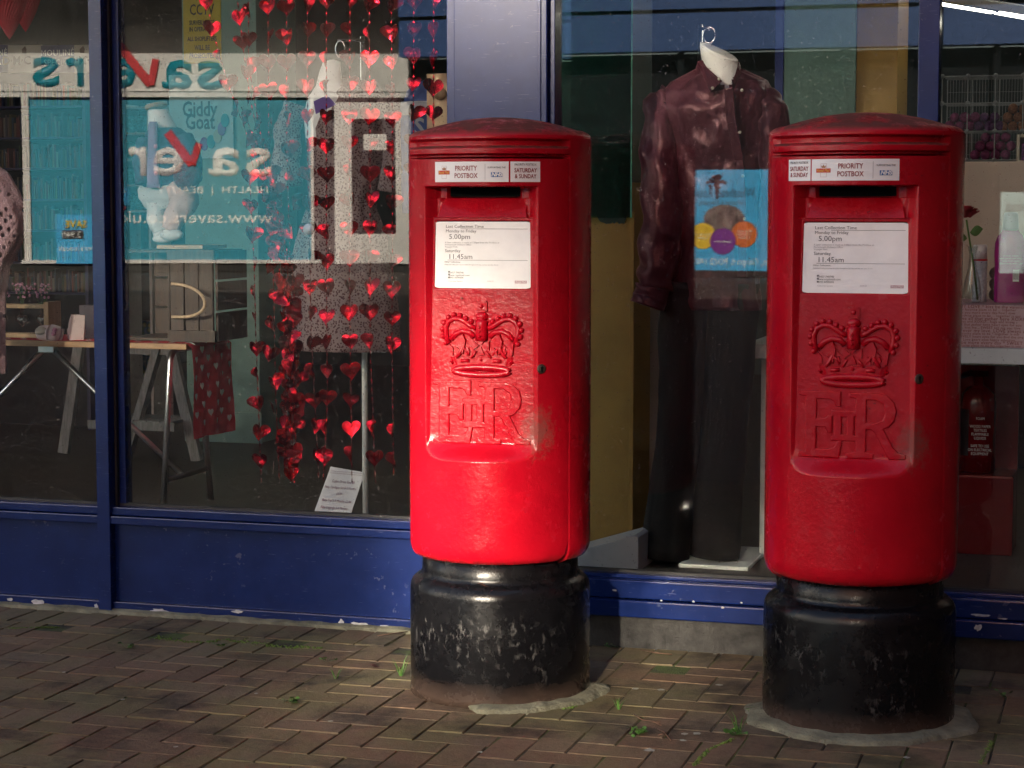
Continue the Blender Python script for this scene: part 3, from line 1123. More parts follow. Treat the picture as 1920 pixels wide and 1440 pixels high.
def door_r(th, z):
    x = RB * math.sin(th)
    cyl = RB
    hw = .152
    e = 1 - sstep(hw - .006, hw, abs(x))
    # rounded lower corners
    dz0 = .02 * max(0, (abs(x) - .10) / .05) ** 2
    e *= sstep(Z_LEDGE0 + dz0, Z_LEDGE1 + dz0, z)
    e *= 1 - sstep(Z_SLOT - .0015, Z_SLOT + .0015, z)
    c = flat_c(z)
    if z > Z_SLOPE1:
        c = lerp(.158, .12, sstep(Z_SLOPE1, Z_SLOPE1 + .002, z) * (1 - sstep(.128, .132, abs(x))))
    elif z > Z_SLOPE0:
        # sloped chute lip is narrower than the recess
        s = 1 - sstep(.134, .142, abs(x))
        c = lerp(.166, c, s)
    # notice pocket
    m = (1 - sstep(.1425, .1445, abs(x))) * sstep(1.1005, 1.103, z) * (1 - sstep(1.278, 1.2805, z))
    c -= .004 * m
    r = min(cyl, c / max(.2, math.cos(th)))
    return lerp(cyl, r, e)


def zlist(lo, hi, crit, coarse=.012, fine=.0012):
    zs = set()
    k = lo
    while k < hi:
        zs.add(round(k, 5))
        k += coarse
    zs.add(hi)
    for c in crit:
        for q in range(-4, 5):
            v = c + q * fine
            if lo < v < hi: zs.add(round(v, 5))
    return sorted(zs)


def make_door():
    zs = zlist(.379, 1.438, [.655, .665, .675, .685, .695, 1.102, 1.279, Z_SLOPE0, Z_SLOPE1, Z_SLOT, .387, .397])
    ths = set()
    for k in range(-60, 61):
        ths.add(round(DOOR_A * k / 60, 5))
    for xx in (.149, .131, .1435, .138):
        for q in range(-4, 5):
            a = math.asin((xx + q * .0015) / RB)
            ths.add(round(a, 5))
            ths.add(round(-a, 5))
    ths = sorted(ths)
    rows = []
    for z in zs:
        row = []
        for t in ths:
            r = door_r(t, z) + .0018
            zz = z
            # rounded lower edge of the body
            if z < .419:
                q = (.419 - z) / .04
                r -= .03 * (1 - math.sqrt(max(0, 1 - q * q)))
            # rounded lower corners of the door leaf
            dth = (abs(t) - (DOOR_A - R(9))) / R(9)
            if dth > 0:
                zmin = .379 + .045 * (1 - math.sqrt(max(0, 1 - dth * dth)))
                if zz < zmin: zz = zmin
            row.append(Vector((r * math.sin(t), -r * math.cos(t), zz)))
        rows.append(row)
    b = MB()
    nt_ = len(ths)
    b.add([p for r in rows for p in r], [(j * nt_ + i, j * nt_ + i + 1, (j + 1) * nt_ + i + 1, (j + 1) * nt_ + i) for j in range(len(zs) - 1) for i in range(nt_ - 1)], True)
    # returned edge all round
    def rim(p): return Vector((p.x * .93, p.y * .93, p.z))
    loop = [rows[0][i] for i in range(nt_)] + [r[-1] for r in rows[1:]] + [rows[-1][i] for i in range(nt_ - 2, -1, -1)] + [r[0] for r in rows[-2:0:-1]]
    m = len(loop)
    b.add(loop + [rim(p) for p in loop], [(i, i + m, (i + 1) % m + m, (i + 1) % m) for i in range(m)], False)
    me = b.mesh('door', recalc=False)
    return me


def make_body():
    crit = [1.443, 1.449, 1.468, 1.474, 1.486, 1.490, .422]
    zs = zlist(.372, 1.492, crit + [.387, .397, .407], coarse=.03)
    n = 180
    rows = []
    for z in zs:
        row = []
        for k in range(n):
            t = -math.pi + 2 * math.pi * k / n
            r = RB
            if z < .419:
                q = (.419 - z) / .047
                r -= .032 * (1 - math.sqrt(max(0, 1 - min(1, q) ** 2)))
            a = abs(t)
            if a < DOOR_A + R(.6) and z < 1.4425 and z > .30:
                r = min(r, .100)
            if a < DOOR_A + R(1):
                e = 1 - sstep(DOOR_A - R(1), DOOR_A + R(1), a)
                d = 0
                d += .016 * (sstep(1.4415, 1.4425, z) * (1 - sstep(1.4485, 1.4495, z)))
                d += .016 * sstep(1.467, 1.472, z) * (1 - sstep(1.484, 1.490, z))
                d -= .003 * sstep(1.4495, 1.452, z) * (1 - sstep(1.464, 1.467, z))
                r -= d * e
            row.append(Vector((r * math.sin(t), -r * math.cos(t), z)))
        rows.append(row)
    # dome
    for q in range(1, 7):
        a = q / 6 * math.pi / 2
        rows.append([Vector(((RB - .034 + .034 * math.cos(a)) * math.sin(-math.pi + 2 * math.pi * k / n), -(RB - .034 + .034 * math.cos(a)) * math.cos(-math.pi + 2 * math.pi * k / n), 1.492 + .024 * math.sin(a))) for k in range(n)])
    r0 = RB - .034
    for q in range(1, 15):
        u = q / 14
        r = r0 * (1 - u) + .002 * u
        z = 1.516 + .036 * (1 - (r / r0) ** 2)
        rows.append([Vector((r * math.sin(-math.pi + 2 * math.pi * k / n), -r * math.cos(-math.pi + 2 * math.pi * k / n), z)) for k in range(n)])
    b = MB()
    b.loft(rows)
    return b.mesh('body')


def wrap_cyl(me, th0, z0, r):
    for v in me.vertices:
        t = th0 + v.co.x / r
        rr_ = r + v.co.z
        v.co = Vector((rr_ * math.sin(t), -rr_ * math.cos(t), z0 + v.co.y))
    return me


def curved_patch(th0, th1, z0, z1, r, th=.0006):
    b = MB()
    n = 16
    b.grid(n, 1, lambda u, v: Vector((r * math.sin(lerp(th0, th1, u)), -r * math.cos(lerp(th0, th1, u)), lerp(z0, z1, v))))
    return b


def crown_mesh():
    K = .000389

    def c2(x, y): return ((x - 568) * K, 1.069 - (y - 90) * K)

    def c3(x, y, d=0):
        a, z = c2(x, y)
        return Vector((a, -(flat_c(z)) - d, z))
    b = MB()
    ring = [c3(568 + 190 * math.cos(a), 557 + 26 * math.sin(a), .006) for a in [2 * math.pi * k / 40 for k in range(41)]]
    b.tube(ring, .0085, 8)
    b.tube([c3(400, 545, .003), c3(568, 540, .004), c3(735, 545, .003)], .007, 8)
    body = [(378, 530), (334, 372), (352, 366), (386, 402), (418, 372), (425, 345), (440, 312), (456, 345), (466, 372), (504, 398), (508, 345), (566, 366), (626, 345), (630, 398), (668, 372), (678, 345), (696, 312), (712, 345), (720, 372), (752, 402), (784, 366), (802, 372), (758, 530)]
    lo = [c3(x, y, -.001) for x, y in body]
    hi = [c3(568 + (x - 568) * .97, 440 + (y - 440) * .95, .0055) for x, y in body]
    n = len(body)
    b.add(lo + hi, [tuple(range(n, 2 * n))] + [(i, (i + 1) % n, (i + 1) % n + n, i + n) for i in range(n)])
    for s in (-1, 1):
        X = lambda x, s=s: x if s == -1 else 1136 - x
        arch = [(338, 375), (318, 320), (315, 270), (335, 228), (372, 207), (415, 210), (455, 232), (490, 258), (525, 268)]
        b.tube([c3(X(x), y, .004) for x, y in arch], .0072, 8)
        inner = [(350, 350), (385, 310), (430, 290), (480, 298), (515, 330)]
        b.tube([c3(X(x), y, .001) for x, y in inner], .0085, 6)
        for x, y in ((318, 372), (300, 325), (294, 280), (304, 236), (334, 200), (373, 181), (416, 185), (456, 205), (494, 224)):
            b.ball(c3(X(x), y, .005), .0074, 10, 6)
        b.tube([c3(X(430), 488, .011), c3(X(485), 488, .011)], .005, 8)
        st = [c3(X(362), 500, .004)]
        b.add([c3(X(340), 498, 0), c3(X(362), 475, 0), c3(X(385), 498, 0), c3(X(362), 522, 0), c3(X(362), 498, .012)], [(0, 1, 4), (1, 2, 4), (2, 3, 4), (3, 0, 4)])
        # scroll leaves in the fleurs
        b.tube([c3(X(395), 470, .011), c3(X(415), 445, .011), c3(X(440), 400, .011), c3(X(440), 350, .009)], [.004, .0055, .0055, .003], 6)
        b.tube([c3(X(485), 450, .011), c3(X(468), 425, .011), c3(X(445), 400, .011)], [.003, .004, .003], 6)
        b.tube([c3(X(500), 470, .011), c3(X(520), 440, .011), c3(X(535), 420, .011)], [.003, .0035, .002], 6)
    b.add([c3(543, 482, .004), c3(568, 458, .004), c3(593, 482, .004), c3(568, 506, .004), c3(568, 482, .014)], [(0, 1, 4), (1, 2, 4), (2, 3, 4), (3, 0, 4)])
    def plate(poly, d):
        n_ = len(poly)
        cx_, cy_ = sum(p[0] for p in poly) / n_, sum(p[1] for p in poly) / n_
        lo_ = [c3(x, y, .002) for x, y in poly]
        hi_ = [c3(cx_ + (x - cx_) * .82, cy_ + (y - cy_) * .86, d) for x, y in poly]
        b.add(lo_ + hi_, [tuple(range(n_, 2 * n_))] + [(i, (i + 1) % n_, (i + 1) % n_ + n_, i + n_) for i in range(n_)])
    plate([(346, 462), (790, 462), (768, 524), (370, 524)], .0085)
    for s in (-1, 1):
        X = lambda x, s=s: x if s == -1 else 1136 - x
        plate([(X(440), 304), (X(462), 352), (X(456), 395), (X(440), 455), (X(424), 395), (X(418), 352)], .015)
        plate([(X(400), 398), (X(420), 412), (X(430), 455), (X(404), 458), (X(388), 430)], .013)
        plate([(X(480), 398), (X(460), 412), (X(450), 455), (X(476), 458), (X(492), 430)], .013)
        plate([(X(342), 372), (X(372), 400), (X(376), 455), (X(352), 455)], .012)
        plate([(X(510), 352), (X(558), 385), (X(510), 420)], .013)
    plate([(540, 350), (596, 350), (568, 384)], .013)
    plate([(540, 452), (596, 452), (568, 392)], .013)
    # stem with beads, bulb and cross
    b.tube([c3(568, 350, .003), c3(568, 300, .006), c3(568, 240, .006), c3(568, 225, .004)], [.017, .016, .016, .018], 12)
    for y in (262, 292, 322):
        b.ball(c3(562, y, .022), .004, 8, 6)
    b.ball(c3(568, 192, .004), (.0175, .012, .0125), 16, 10)
    b.tube([c3(545, 206, .013), c3(568, 208, .016), c3(591, 206, .013)], .003, 6)
    for sx_, sz_ in ((-1, 0), (1, 0), (0, -1), (0, 1)):
        cx, cy = 568, 124
        if sx_:
            q = [(cx, cy - 6), (cx, cy + 6), (cx + sx_ * 37, cy + 32), (cx + sx_ * 37, cy - 32)]
        else:
            q = [(cx - 6, cy), (cx + 6, cy), (cx + 32, cy + sz_ * 37), (cx - 32, cy + sz_ * 37)]
        b.add([c3(*p, 0) for p in q] + [c3(*p, .009) for p in q], [(4, 5, 6, 7), (0, 1, 5, 4), (1, 2, 6, 5), (2, 3, 7, 6), (3, 0, 4, 7)])
    b.ball(c3(568, 124, .008), .006, 10, 6)
    return b.mesh('crown')


def letter_mesh(loops):
    K = .000389
    lp = [[((x - 575) * K, 1.069 - (y - 90) * K) for x, y in l] for l in loops]
    me = poly_mesh(lp, .0035, .003)
    for v in me.vertices:
        x, z, d = v.co
        v.co = Vector((x, -(flat_c(z)) - d - .001, z))
    me.polygons.foreach_set('use_smooth', [False] * len(me.polygons))
    return me


LET_E = [[(243, 632), (495, 632), (495, 716), (478, 716), (460, 684), (430, 670), (342, 670), (342, 806), (405, 806), (425, 785), (442, 785), (442, 884), (425, 884), (410, 848), (342, 848), (342, 1000), (432, 1000), (468, 985), (490, 945), (507, 945), (490, 1042), (243, 1042), (243, 1026), (284, 1018), (284, 656), (243, 648)]]
LET_R = [[(562, 638), (730, 638), (790, 652), (830, 690), (846, 745), (835, 800), (800, 840), (762, 855), (830, 980), (865, 1012), (907, 1022), (907, 1042), (812, 1042), (722, 876), (700, 857), (657, 857), (657, 1012), (705, 1024), (705, 1042), (545, 1042), (545, 1024), (603, 1012), (603, 664), (562, 654)], [(657, 668), (725, 670), (775, 695), (792, 755), (772, 808), (722, 828), (657, 828)]]
LET_II = [[(450, 752), (600, 752), (600, 776), (582, 780), (582, 906), (600, 912), (600, 934), (450, 934), (450, 912), (468, 906), (468, 780), (450, 776)], [(502, 782), (548, 782), (548, 904), (502, 904)]]


def get_mesh(key, fn, m):
    if key not in RED_BODY:
        me = fn()
        me.materials.clear()
        me.materials.append(m)
        RED_BODY[key] = me
    return RED_BODY[key]


def plinth_mesh():
    prof = [(.246, 0), (.2455, .02), (.245, .15), (.245, .284), (.2435, .297), (.238, .309), (.228, .318), (.220, .322), (.214, .328), (.2125, .338), (.212, .372), (.19, .387), (.002, .389)]
    b = MB().lathe(prof, 72)
    return b.mesh('plinth')


def post_box(loc, rz, label, small_left):
    t = thing('post_box', label, 'post box', (loc[0], loc[1], 0), rz, 'red post boxes outside the shop', local=True)
    link('body', get_mesh('body', make_body, RED), t)
    door = link('door', get_mesh('door', make_door, RED), t)
    link('plinth', get_mesh('plinth', plinth_mesh, BLACKP), t)
    MB().box(-.131, .131, -.15, -.125, Z_SLOPE1 + .004, Z_SLOT - .001).build('posting_slot', void, t)  # black block painted in for the shade inside the slot
    link('crown', get_mesh('crown', crown_mesh, RED), door)
    for nm, l in (('letter', LET_E), ('letter', LET_R), ('numeral', LET_II)):
        link(nm, get_mesh(str(len(l[0])), lambda l=l: letter_mesh(l), RED), door)
    # collection notice
    tilt = math.atan((flat_c(1.103) - flat_c(1.278)) / .175)
    cz = 1.1895
    cy = -(flat_c(cz) - .0015)
    NM = Matrix.Translation((0, cy, cz)) @ Matrix.Rotation(-tilt, 4, 'X')
    w, h, r = .1395, .0865, .022
    pl = []
    for cx_, cz_, a0 in ((w - r, h - r, 0), (-w + r, h - r, 90), (-w + r, -h + r, 180), (w - r, -h + r, 270)):
        for k in range(5):
            a = R(a0 + k * 22.5)
            pl.append((cx_ + r * math.cos(a), cz_ + r * math.sin(a)))
    no = MB().prism([(x * 1.02, z * 1.032) for x, z in pl], .0006, .004).move(NM).build('notice_surround', rubber, door)
    no = MB().prism(pl, -.001, .003).move(NM).build('collection_notice', paper, door)
    rows = [('Last Collection Time', .0115, -.092, .074, grey_ink), ('Monday to Friday', .011, -.092, .062, grey_ink), ('5.00pm', .0185, -.084, .047, grey_ink),
            ('A later collection is made at 7.00pm from the Postbox at\nPortsmouth Delivery Office\nVoyager Park', .006, -.094, .0265, pale_ink),
            ('Saturday', .0115, -.094, .0105, grey_ink), ('11.45am', .0185, -.086, -.005, grey_ink),
            ('Other Collections', .0055, -.095, -.0185, grey_ink), ('Additional collections may be made throughout the day until the last time shown', .0042, -.095, -.0255, pale_ink),
            ('03457 740740\nwww.royalmail.com\n0345 6000606', .0068, -.085, -.053, grey_ink), ('Customer Service', .005, -.085, -.069, pale_ink), ('0345123', .0045, .012, -.068, pale_ink)]
    tm = NM @ Matrix.Rotation(R(90), 4, 'X')
    for tx, sz, x, z, m_ in rows:
        me = text_mesh(tx, sz, 'LEFT', 1.06, line=.95)
        me.transform(NM @ Matrix.Translation((x * 1.09, -.0016, z)) @ Matrix.Rotation(R(90), 4, 'X'))
        me.materials.append(m_)
        link('lettering', me, door)
    for z, a, b_ in ((.068, -.06, .121), (-.0135, -.095, .121)):
        MB().box(a, b_, -.0016, -.0011, z - .0005, z + .0005).move(NM).build('rule_line', grey_ink, door)
    for k in range(3):
        MB().box(-.0935, -.0885, -.0016, -.0011, -.049 + .003 - k * .0075, -.049 + .007 - k * .0075).move(NM).build('contact_symbol', grey_ink, door)
    MB().box(.087, .119, -.0016, -.0011, -.073, -.0655).move(NM).build('maker_logo', M('faded_logo', (.5, .33, .36), .5, amp=0), door)
    me = text_mesh('Royal Mail', .0065, 'CENTER')
    me.transform(NM @ Matrix.Translation((.103, -.002, -.0692)) @ Matrix.Rotation(R(90), 4, 'X'))
    me.materials.append(paper)
    link('lettering', me, door)
    # keyhole
    kt = R(40.5)
    kr = RB + .0022
    kb = MB()
    kb.lathe([(.0125, 0), (.0125, .0015), (.009, .003), (.001, .003)], 20)
    kmat = Matrix.Translation((kr * math.sin(kt), -kr * math.cos(kt), .896)) @ Matrix.Rotation(kt, 4, 'Z') @ Matrix.Rotation(R(90), 4, 'X')
    kb.move(kmat)
    ko = kb.build('keyhole_plate', M('worn_brass', (.07, .045, .035), .5, .4), door)
    k2 = MB().ball((0, .003, .0035), (.0045, .0045, .001), 10, 4).box(-.002, .002, -.007, .003, .003, .0045)
    k2.move(kmat).build('keyhole', void, door)
    # stickers
    rs = RB + .0024

    def sticker(a0, a1, z0, z1):
        return curved_patch(R(a0), R(a1), z0, z1, rs).build('sticker', white_print, door)

    def st(body, size, a, z, m_, par, sx=1.0, shear=0, align='CENTER', bold=0, up=.0006):
        me = wrap_cyl(text_mesh(body, size, align, sx, .0001, shear, bold), R(a), z, rs + up)
        me.materials.append(m_)
        link('lettering', me, par)
    z0, z1 = 1.3785, 1.4305
    zc = (z0 + z1) / 2
    mn, sm = ((-28, 20), (21, 39.5)) if not small_left else ((-24.5, 26), (-42, -25.3))
    s1 = sticker(mn[0], mn[1], z0, z1)
    w_ = mn[1] - mn[0]
    A = lambda u: mn[0] + w_ * u
    curved_patch(R(A(.06)), R(A(.235)), zc - .0065, zc + .0035, rs + .0006).build('logo_bar', post_red, s1)
    st('Royal Mail', .0098, A(.1475), zc - .0015, gold_ink, s1, .82, .15, up=.0012)
    for k in range(4):
        aa, ab, za, zb_ = [(.112, .117, -.0175, .0155), (.183, .188, -.0175, .0155), (.112, .188, -.0175, -.0165), (.112, .188, .0145, .0155)][k]
        curved_patch(R(A(aa)), R(A(ab)), zc + za, zc + zb_, rs + .0003).build('logo_frame', M('logo_pale_frame', (.55, .42, .42), .5, amp=0), s1)
    cb = [(-.005, .0), (.005, .0), (.0065, .0065), (.003, .0035), (0, .0085), (-.003, .0035), (-.0065, .0065)]
    me = poly_mesh([cb], .0001, 0)
    wrap_cyl(me, R(A(.15)), zc + .0048, rs + .0006)
    me.materials.append(M('logo_crown_brown', (.32, .13, .05), .5, amp=0))
    link('logo_crown', me, s1)
    st('PRIORITY', .0175, A(.457), zc + .0085, red_ink, s1, .82, bold=.0003)
    st('POSTBOX', .0175, A(.457), zc - .0105, red_ink, s1, .82, bold=.0003)
    curved_patch(R(A(.705)), R(A(.7085)), zc - .021, zc + .02, rs + .0003).build('rule_line', grey_ink, s1)
    st('SUPPORTING THE', .0068, A(.85), zc + .0105, black_ink, s1, .85)
    curved_patch(R(A(.78)), R(A(.92)), zc - .0135, zc - .0015, rs + .0006).build('logo_box', nhs_blue, s1)
    st('NHS', .0135, A(.85), zc - .0076, white_print, s1, 1.05, .25, bold=.0006, up=.0012)
    s2 = sticker(sm[0], sm[1], z0, z1)
    ac = (sm[0] + sm[1]) / 2
    st('PRIORITY POSTBOX', .0082, ac, zc + .018, black_ink, s2, .8)
    st('SATURDAY', .0152, ac, zc + .003, red_ink, s2, .78, bold=.0003)
    st('& SUNDAY', .0152, ac, zc - .012, red_ink, s2, .78, bold=.0003)
    return t


box_a = post_box(BOX_A, R(2.5), 'red post box beside the window of foil hearts, its small sticker on the right', False)
box_b = post_box(BOX_B, R(0), 'red post box nearer the plum shirt and rose, its small sticker on the left', True)


def collar(c, a0, a1, r1, name, label, seed):
    rq = random.Random(seed)
    b = MB()
    n = 60
    rings = []
    vs = []
    for k in range(n + 1):
        a = R(lerp(a0, a1, k / n))
        e = min(1, k / 4, (n - k) / 4) if a1 - a0 < 359 else 1
        ro = .247 + (r1 - .247) * (.6 + .8 * noise.noise((math.cos(a) * 2 + seed, math.sin(a) * 2, 0)) ** 1 * .5 + .25) * max(.15, e) + rq.uniform(-.004, .004)
        h = (.012 + .006 * noise.noise((math.cos(a) * 5, math.sin(a) * 5, seed))) * (.4 + .6 * e)
        d = Vector((math.cos(a), math.sin(a), 0))
        for r_, z in ((.235, h + .006), (.255, h + .003), (lerp(.25, ro, .6), h), (ro - .006, h * .75), (ro, -.006)):
            vs.append(Vector((c[0], c[1], 0)) + d * r_ + Vector((0, 0, z)))
    b.add(vs, [(k * 5 + q, k * 5 + q + 1, (k + 1) * 5 + q + 1, (k + 1) * 5 + q) for k in range(n) for q in range(4)], True)
    o = b.build(name, concrete)
    tag(o, label, 'mortar', 'mortar fillets around the post boxes')


collar(BOX_A, -92, 25, .30, 'mortar_fillet', 'green tinged mortar fillet at the right foot of the box by the foil hearts', 3)
collar(BOX_B, -195, 60, .315, 'mortar_fillet', 'grey broken mortar ring around the foot of the box by the rose', 8)

# ------------------------------------------------------------------ display pieces behind the left window


def mpx(n, px, py, Y): return abs(at(px + n, py, Y).x - at(px, py, Y).x)


def rows_interp(rows, sub=5):
    out = []
    for a, b in zip(rows[:-1], rows[1:]):
        for k in range(sub):
            t = k / sub
            out.append(tuple(lerp(p, q, t) for p, q in zip(a, b)))
    out.append(rows[-1])
    return out


def garment(rows, Y, ratio=.55, n=48, amp=0.0, waves=9, seed=0, sub=5, crumple=0.0, b=None, cap=True):
    """rows: (px centre, py, half width px[, depth shift]) from top to bottom"""
    b = b or MB()
    rings = []
    for q in rows_interp([r if len(r) > 3 else (*r, 0.0) for r in rows], sub):
        c = at(q[0], q[1], Y)
        w = mpx(q[2], q[0], q[1], Y)
        ring = []
        for k in range(n):
            a = 2 * math.pi * k / n
            d = amp * math.sin(waves * a + 2.5 * noise.noise((seed, c.z * 3, 0))) * (.4 + .6 * (noise.noise((a, c.z * 2, seed)) + .5))
            d += crumple * noise.noise((math.cos(a) * 2.2 + seed, math.sin(a) * 2.2, c.z * 9)) + crumple * .5 * noise.noise((math.cos(a) * 6 + seed, math.sin(a) * 6, c.z * 22))
            ring.append(Vector((c.x + (w + d) * math.cos(a), Y + q[3] + (w * ratio + d) * math.sin(a), c.z)))
        rings.append(ring)
    return b.loft(rings, cap)


def sleeve(pts, rad, Y, crumple=.006, n=20, seed=1, b=None):
    """pts: (px, py, dY), rad in px"""
    b = b or MB()
    q = rows_interp([(*p, r) for p, r in zip(pts, rad)], 7)
    path = [at(a, c, Y + d) for a, c, d, r in q]
    prev = None
    rings = []
    for i, p in enumerate(path):
        t = (path[min(i + 1, len(path) - 1)] - path[max(i - 1, 0)]).normalized()
        s = Vector((1, 0, 0)) - t * t.x
        s.normalize()
        u = t.cross(s)
        rr_ = mpx(q[i][3], q[i][0], q[i][1], Y)
        ring = []
        for k in range(n):
            a = 2 * math.pi * k / n
            d = crumple * noise.noise((math.cos(a) * 1.6 + seed, math.sin(a) * 1.6, i * .35)) + crumple * .4 * math.sin(3 * a + i * .8)
            ring.append(p + (s * math.cos(a) + u * math.sin(a)) * (rr_ + d))
        rings.append(ring)
    return b.loft(rings)


# foil heart garlands
def heart_outline(n=22):
    o = []
    for k in range(n):
        t = 2 * math.pi * k / n
        o.append((16 * math.sin(t) ** 3 / 33, (13 * math.cos(t) - 5 * math.cos(2 * t) - 2 * math.cos(3 * t) - math.cos(4 * t)) / 33))
    return o


def heart_mesh(seed, w):
    rq = random.Random(seed)
    o = heart_outline()
    b = MB()
    n = len(o)
    bend = rq.uniform(-4.5, 4.5)
    fold = rq.choice((0, rq.uniform(-.7, -.3), rq.uniform(.25, .8)))
    vs = []
    for f_ in (1, .66, .33):
        for x, z in o:
            px_, pz_ = x * f_ * w, z * f_ * w
            y = bend * px_ * px_ / w * .5 + fold * max(0, pz_ - .15 * w) + .05 * w * noise.noise((px_ / w * 3 + seed, pz_ / w * 3, 0))
            vs.append((px_, y, pz_))
    vs.append((0, 0, 0))
    fs = []
    for r_ in range(2):
        for k in range(n):
            k2 = (k + 1) % n
            fs.append((r_ * n + k, r_ * n + k2, (r_ + 1) * n + k2, (r_ + 1) * n + k))
    for k in range(n):
        fs.append((2 * n + k, 2 * n + (k + 1) % n, 3 * n))
    b.add(vs, fs, True)
    me = b.mesh('heart', recalc=False)
    me.materials.append(foil)
    return me


HW = mpx(35, 613, 400, 6.05)
HEARTS = [heart_mesh(i, HW) for i in range(14)]
STR = [
    ('first foil heart garland counted from the blue pillar, hanging beside the pale wood', [(813, -60), (813, 300)], 66, 6.0),
    ('second foil heart garland counted from the blue pillar, ending behind the post box', [(776, -60), (775, 330)], 62, 6.0),
    ('third foil heart garland from the pillar, with a bare gap near its lower end', [(733, -60), (736, 300), (735, 650), (738, 890)], 16, 6.06),
    ('fourth foil heart garland from the pillar, hanging past the white stand pole', [(692, -60), (694, 300), (694, 650), (704, 906)], 14, 6.02),
    ('fifth foil heart garland from the pillar, in front of the floral dress', [(656, -60), (655, 500), (660, 905)], 65, 6.08),
    ('sixth foil heart garland from the pillar, straight down the floral dress', [(612, -60), (612, 500), (614, 750), (606, 905)], 65, 6.03),
    ('seventh foil heart garland from the pillar, along the left edge of the dress', [(576, -60), (577, 300), (584, 640), (598, 900)], 15, 6.1),
    ('eighth foil heart garland from the pillar, straight above and bent into the bundle', [(537, -60), (538, 290), (545, 520), (556, 760), (552, 905)], 20, 6.04),
    ('ninth foil heart garland from the pillar, bowed inward to the twisted bundle', [(502, -60), (504, 290), (520, 420), (540, 600), (536, 890)], 22, 6.08),
    ('foil heart garland with its top over the poster, slanting to the bundle', [(438, -60), (456, 90), (470, 190), (500, 330), (535, 470), (545, 700), (541, 900)], 40, 6.02),
    ('foil heart garland crossing the yellow sign, slanting to the bundle', [(378, -40), (402, 70), (430, 165), (455, 230), (492, 330), (520, 400), (540, 560), (533, 880)], 45, 6.0),
    ('foil heart garland lowest and leftmost, hanging free below the poster', [(468, 330), (476, 480), (480, 640), (490, 905)], 6, 6.07),
    ('foil heart garland between the leftmost strand and the twisted bundle', [(508, 390), (513, 540), (517, 740), (524, 905)], 10, 6.05),
    ('foil heart garland starting beside the yellow sign and tangled into the bundle', [(466, -60), (466, 120), (484, 230), (515, 380), (528, 560), (548, 800), (548, 890)], 28, 6.1),
    ('crumpled foil heart garland at the heart of the twisted bundle', [(505, 345), (528, 430), (538, 560), (546, 720), (544, 905)], 12, 6.0),
    ('short foil heart garland knotted at the top of the twisted bundle', [(452, 200), (486, 280), (512, 360), (530, 440), (552, 520), (550, 700), (556, 860)], 30, 5.98),
]
rq = random.Random(11)
for lab, pts, ph, Y in STR:
    P3 = [at(x, y, Y) for x, y in pts]
    t = thing('heart_garland', lab, 'garland', P3[0], group='foil heart garlands')
    # resample
    path = []
    for a, c in zip(pts[:-1], pts[1:]):
        L = max(2, int(math.hypot(c[0] - a[0], c[1] - a[1]) / 6))
        for k in range(L):
            path.append((lerp(a[0], c[0], k / L), lerp(a[1], c[1], k / L)))
    path.append(pts[-1])
    tang = 'bundle' in lab
    lens = [0]
    for a, c in zip(path[:-1], path[1:]):
        lens.append(lens[-1] + math.hypot(c[0] - a[0], c[1] - a[1]))
    # twisted ribbon
    b = MB()
    vs = []
    for i, (x, y) in enumerate(path):
        p = at(x, y, Y)
        a = i * 1.1 + rq.random() * .5
        d = Vector((math.cos(a), math.sin(a), 0)) * .0022
        vs += [p - d, p + d]
    b.add(vs, [(2 * i, 2 * i + 1, 2 * i + 3, 2 * i + 2) for i in range(len(path) - 1)], True)
    b.build('ribbon', foil, t, recalc=False)
    s = ph if ph < 53 else ph - 53
    while s < lens[-1]:
        i = max(k for k in range(len(lens)) if lens[k] <= s)
        x, y = path[i]
        skip = ('bare gap' in lab and 660 < y < 780) or ('white stand' in lab and 660 < y < 770)
        if not skip and y > -25:
            o = link('heart', rq.choice(HEARTS), t)
            off = Vector((rq.uniform(-.012, .012), rq.uniform(-.02, .02), 0)) if tang and y > 180 else Vector((0, 0, 0))
            o.location = at(x, y, Y) - ORG[t.name] + off
            sp = 85 if tang and y > 180 else 62
            o.rotation_euler = (R(rq.uniform(-14, 14)), R(rq.uniform(-9, 9)) if not (tang and y > 200) else R(rq.uniform(-45, 45)), R(rq.uniform(-sp, sp)))
            k_ = rq.uniform(.9, 1.08)
            o.scale = (k_, k_, k_)
        s += 53 + rq.uniform(-2, 2)

# woman's display form with a floral dress, hung from a stand
WY = 6.95
wf = thing('display_stand', 'white pole display stand with chrome hook behind the floral dress', 'stand', (at(683, 600, WY + .16).x, WY + .16, FLOOR))
px_ = at(683, 600, WY + .16)
MB().tube([(px_.x, px_.y, FLOOR + .02), (px_.x, px_.y, at(683, 560, WY + .16).z)], .011, 12).build('pole', whitep, wf)
MB().tube([(px_.x, px_.y, at(683, 560, WY + .16).z), (px_.x, px_.y, at(683, 68, WY + .16).z)], .009, 12).build('upper_pole', chrome, wf)
e0, e1 = at(683, 76, WY + .16), at(634, 76, WY)
MB().tube([e0, e1], .006, 8).build('hook_arm', chrome, wf)
MB().lathe([(.15, FLOOR + .001), (.15, FLOOR + .012), (.02, FLOOR + .022), (.001, FLOOR + .022)], 32, (px_.x, px_.y, 0)).build('base_plate', whitep, wf)
df = thing('dress_form', 'white headless display form in an open floral dress behind the foil hearts', 'mannequin', at(630, 655, WY))
garment([(622, 112, 4), (622, 116, 16), (619, 135, 20), (617, 160, 24), (625, 185, 48), (632, 215, 62), (632, 260, 58), (632, 330, 50), (634, 380, 46), (636, 440, 58), (636, 500, 66)], WY, .55).build('torso', form_white, df)
ringc = at(638, 92, WY)
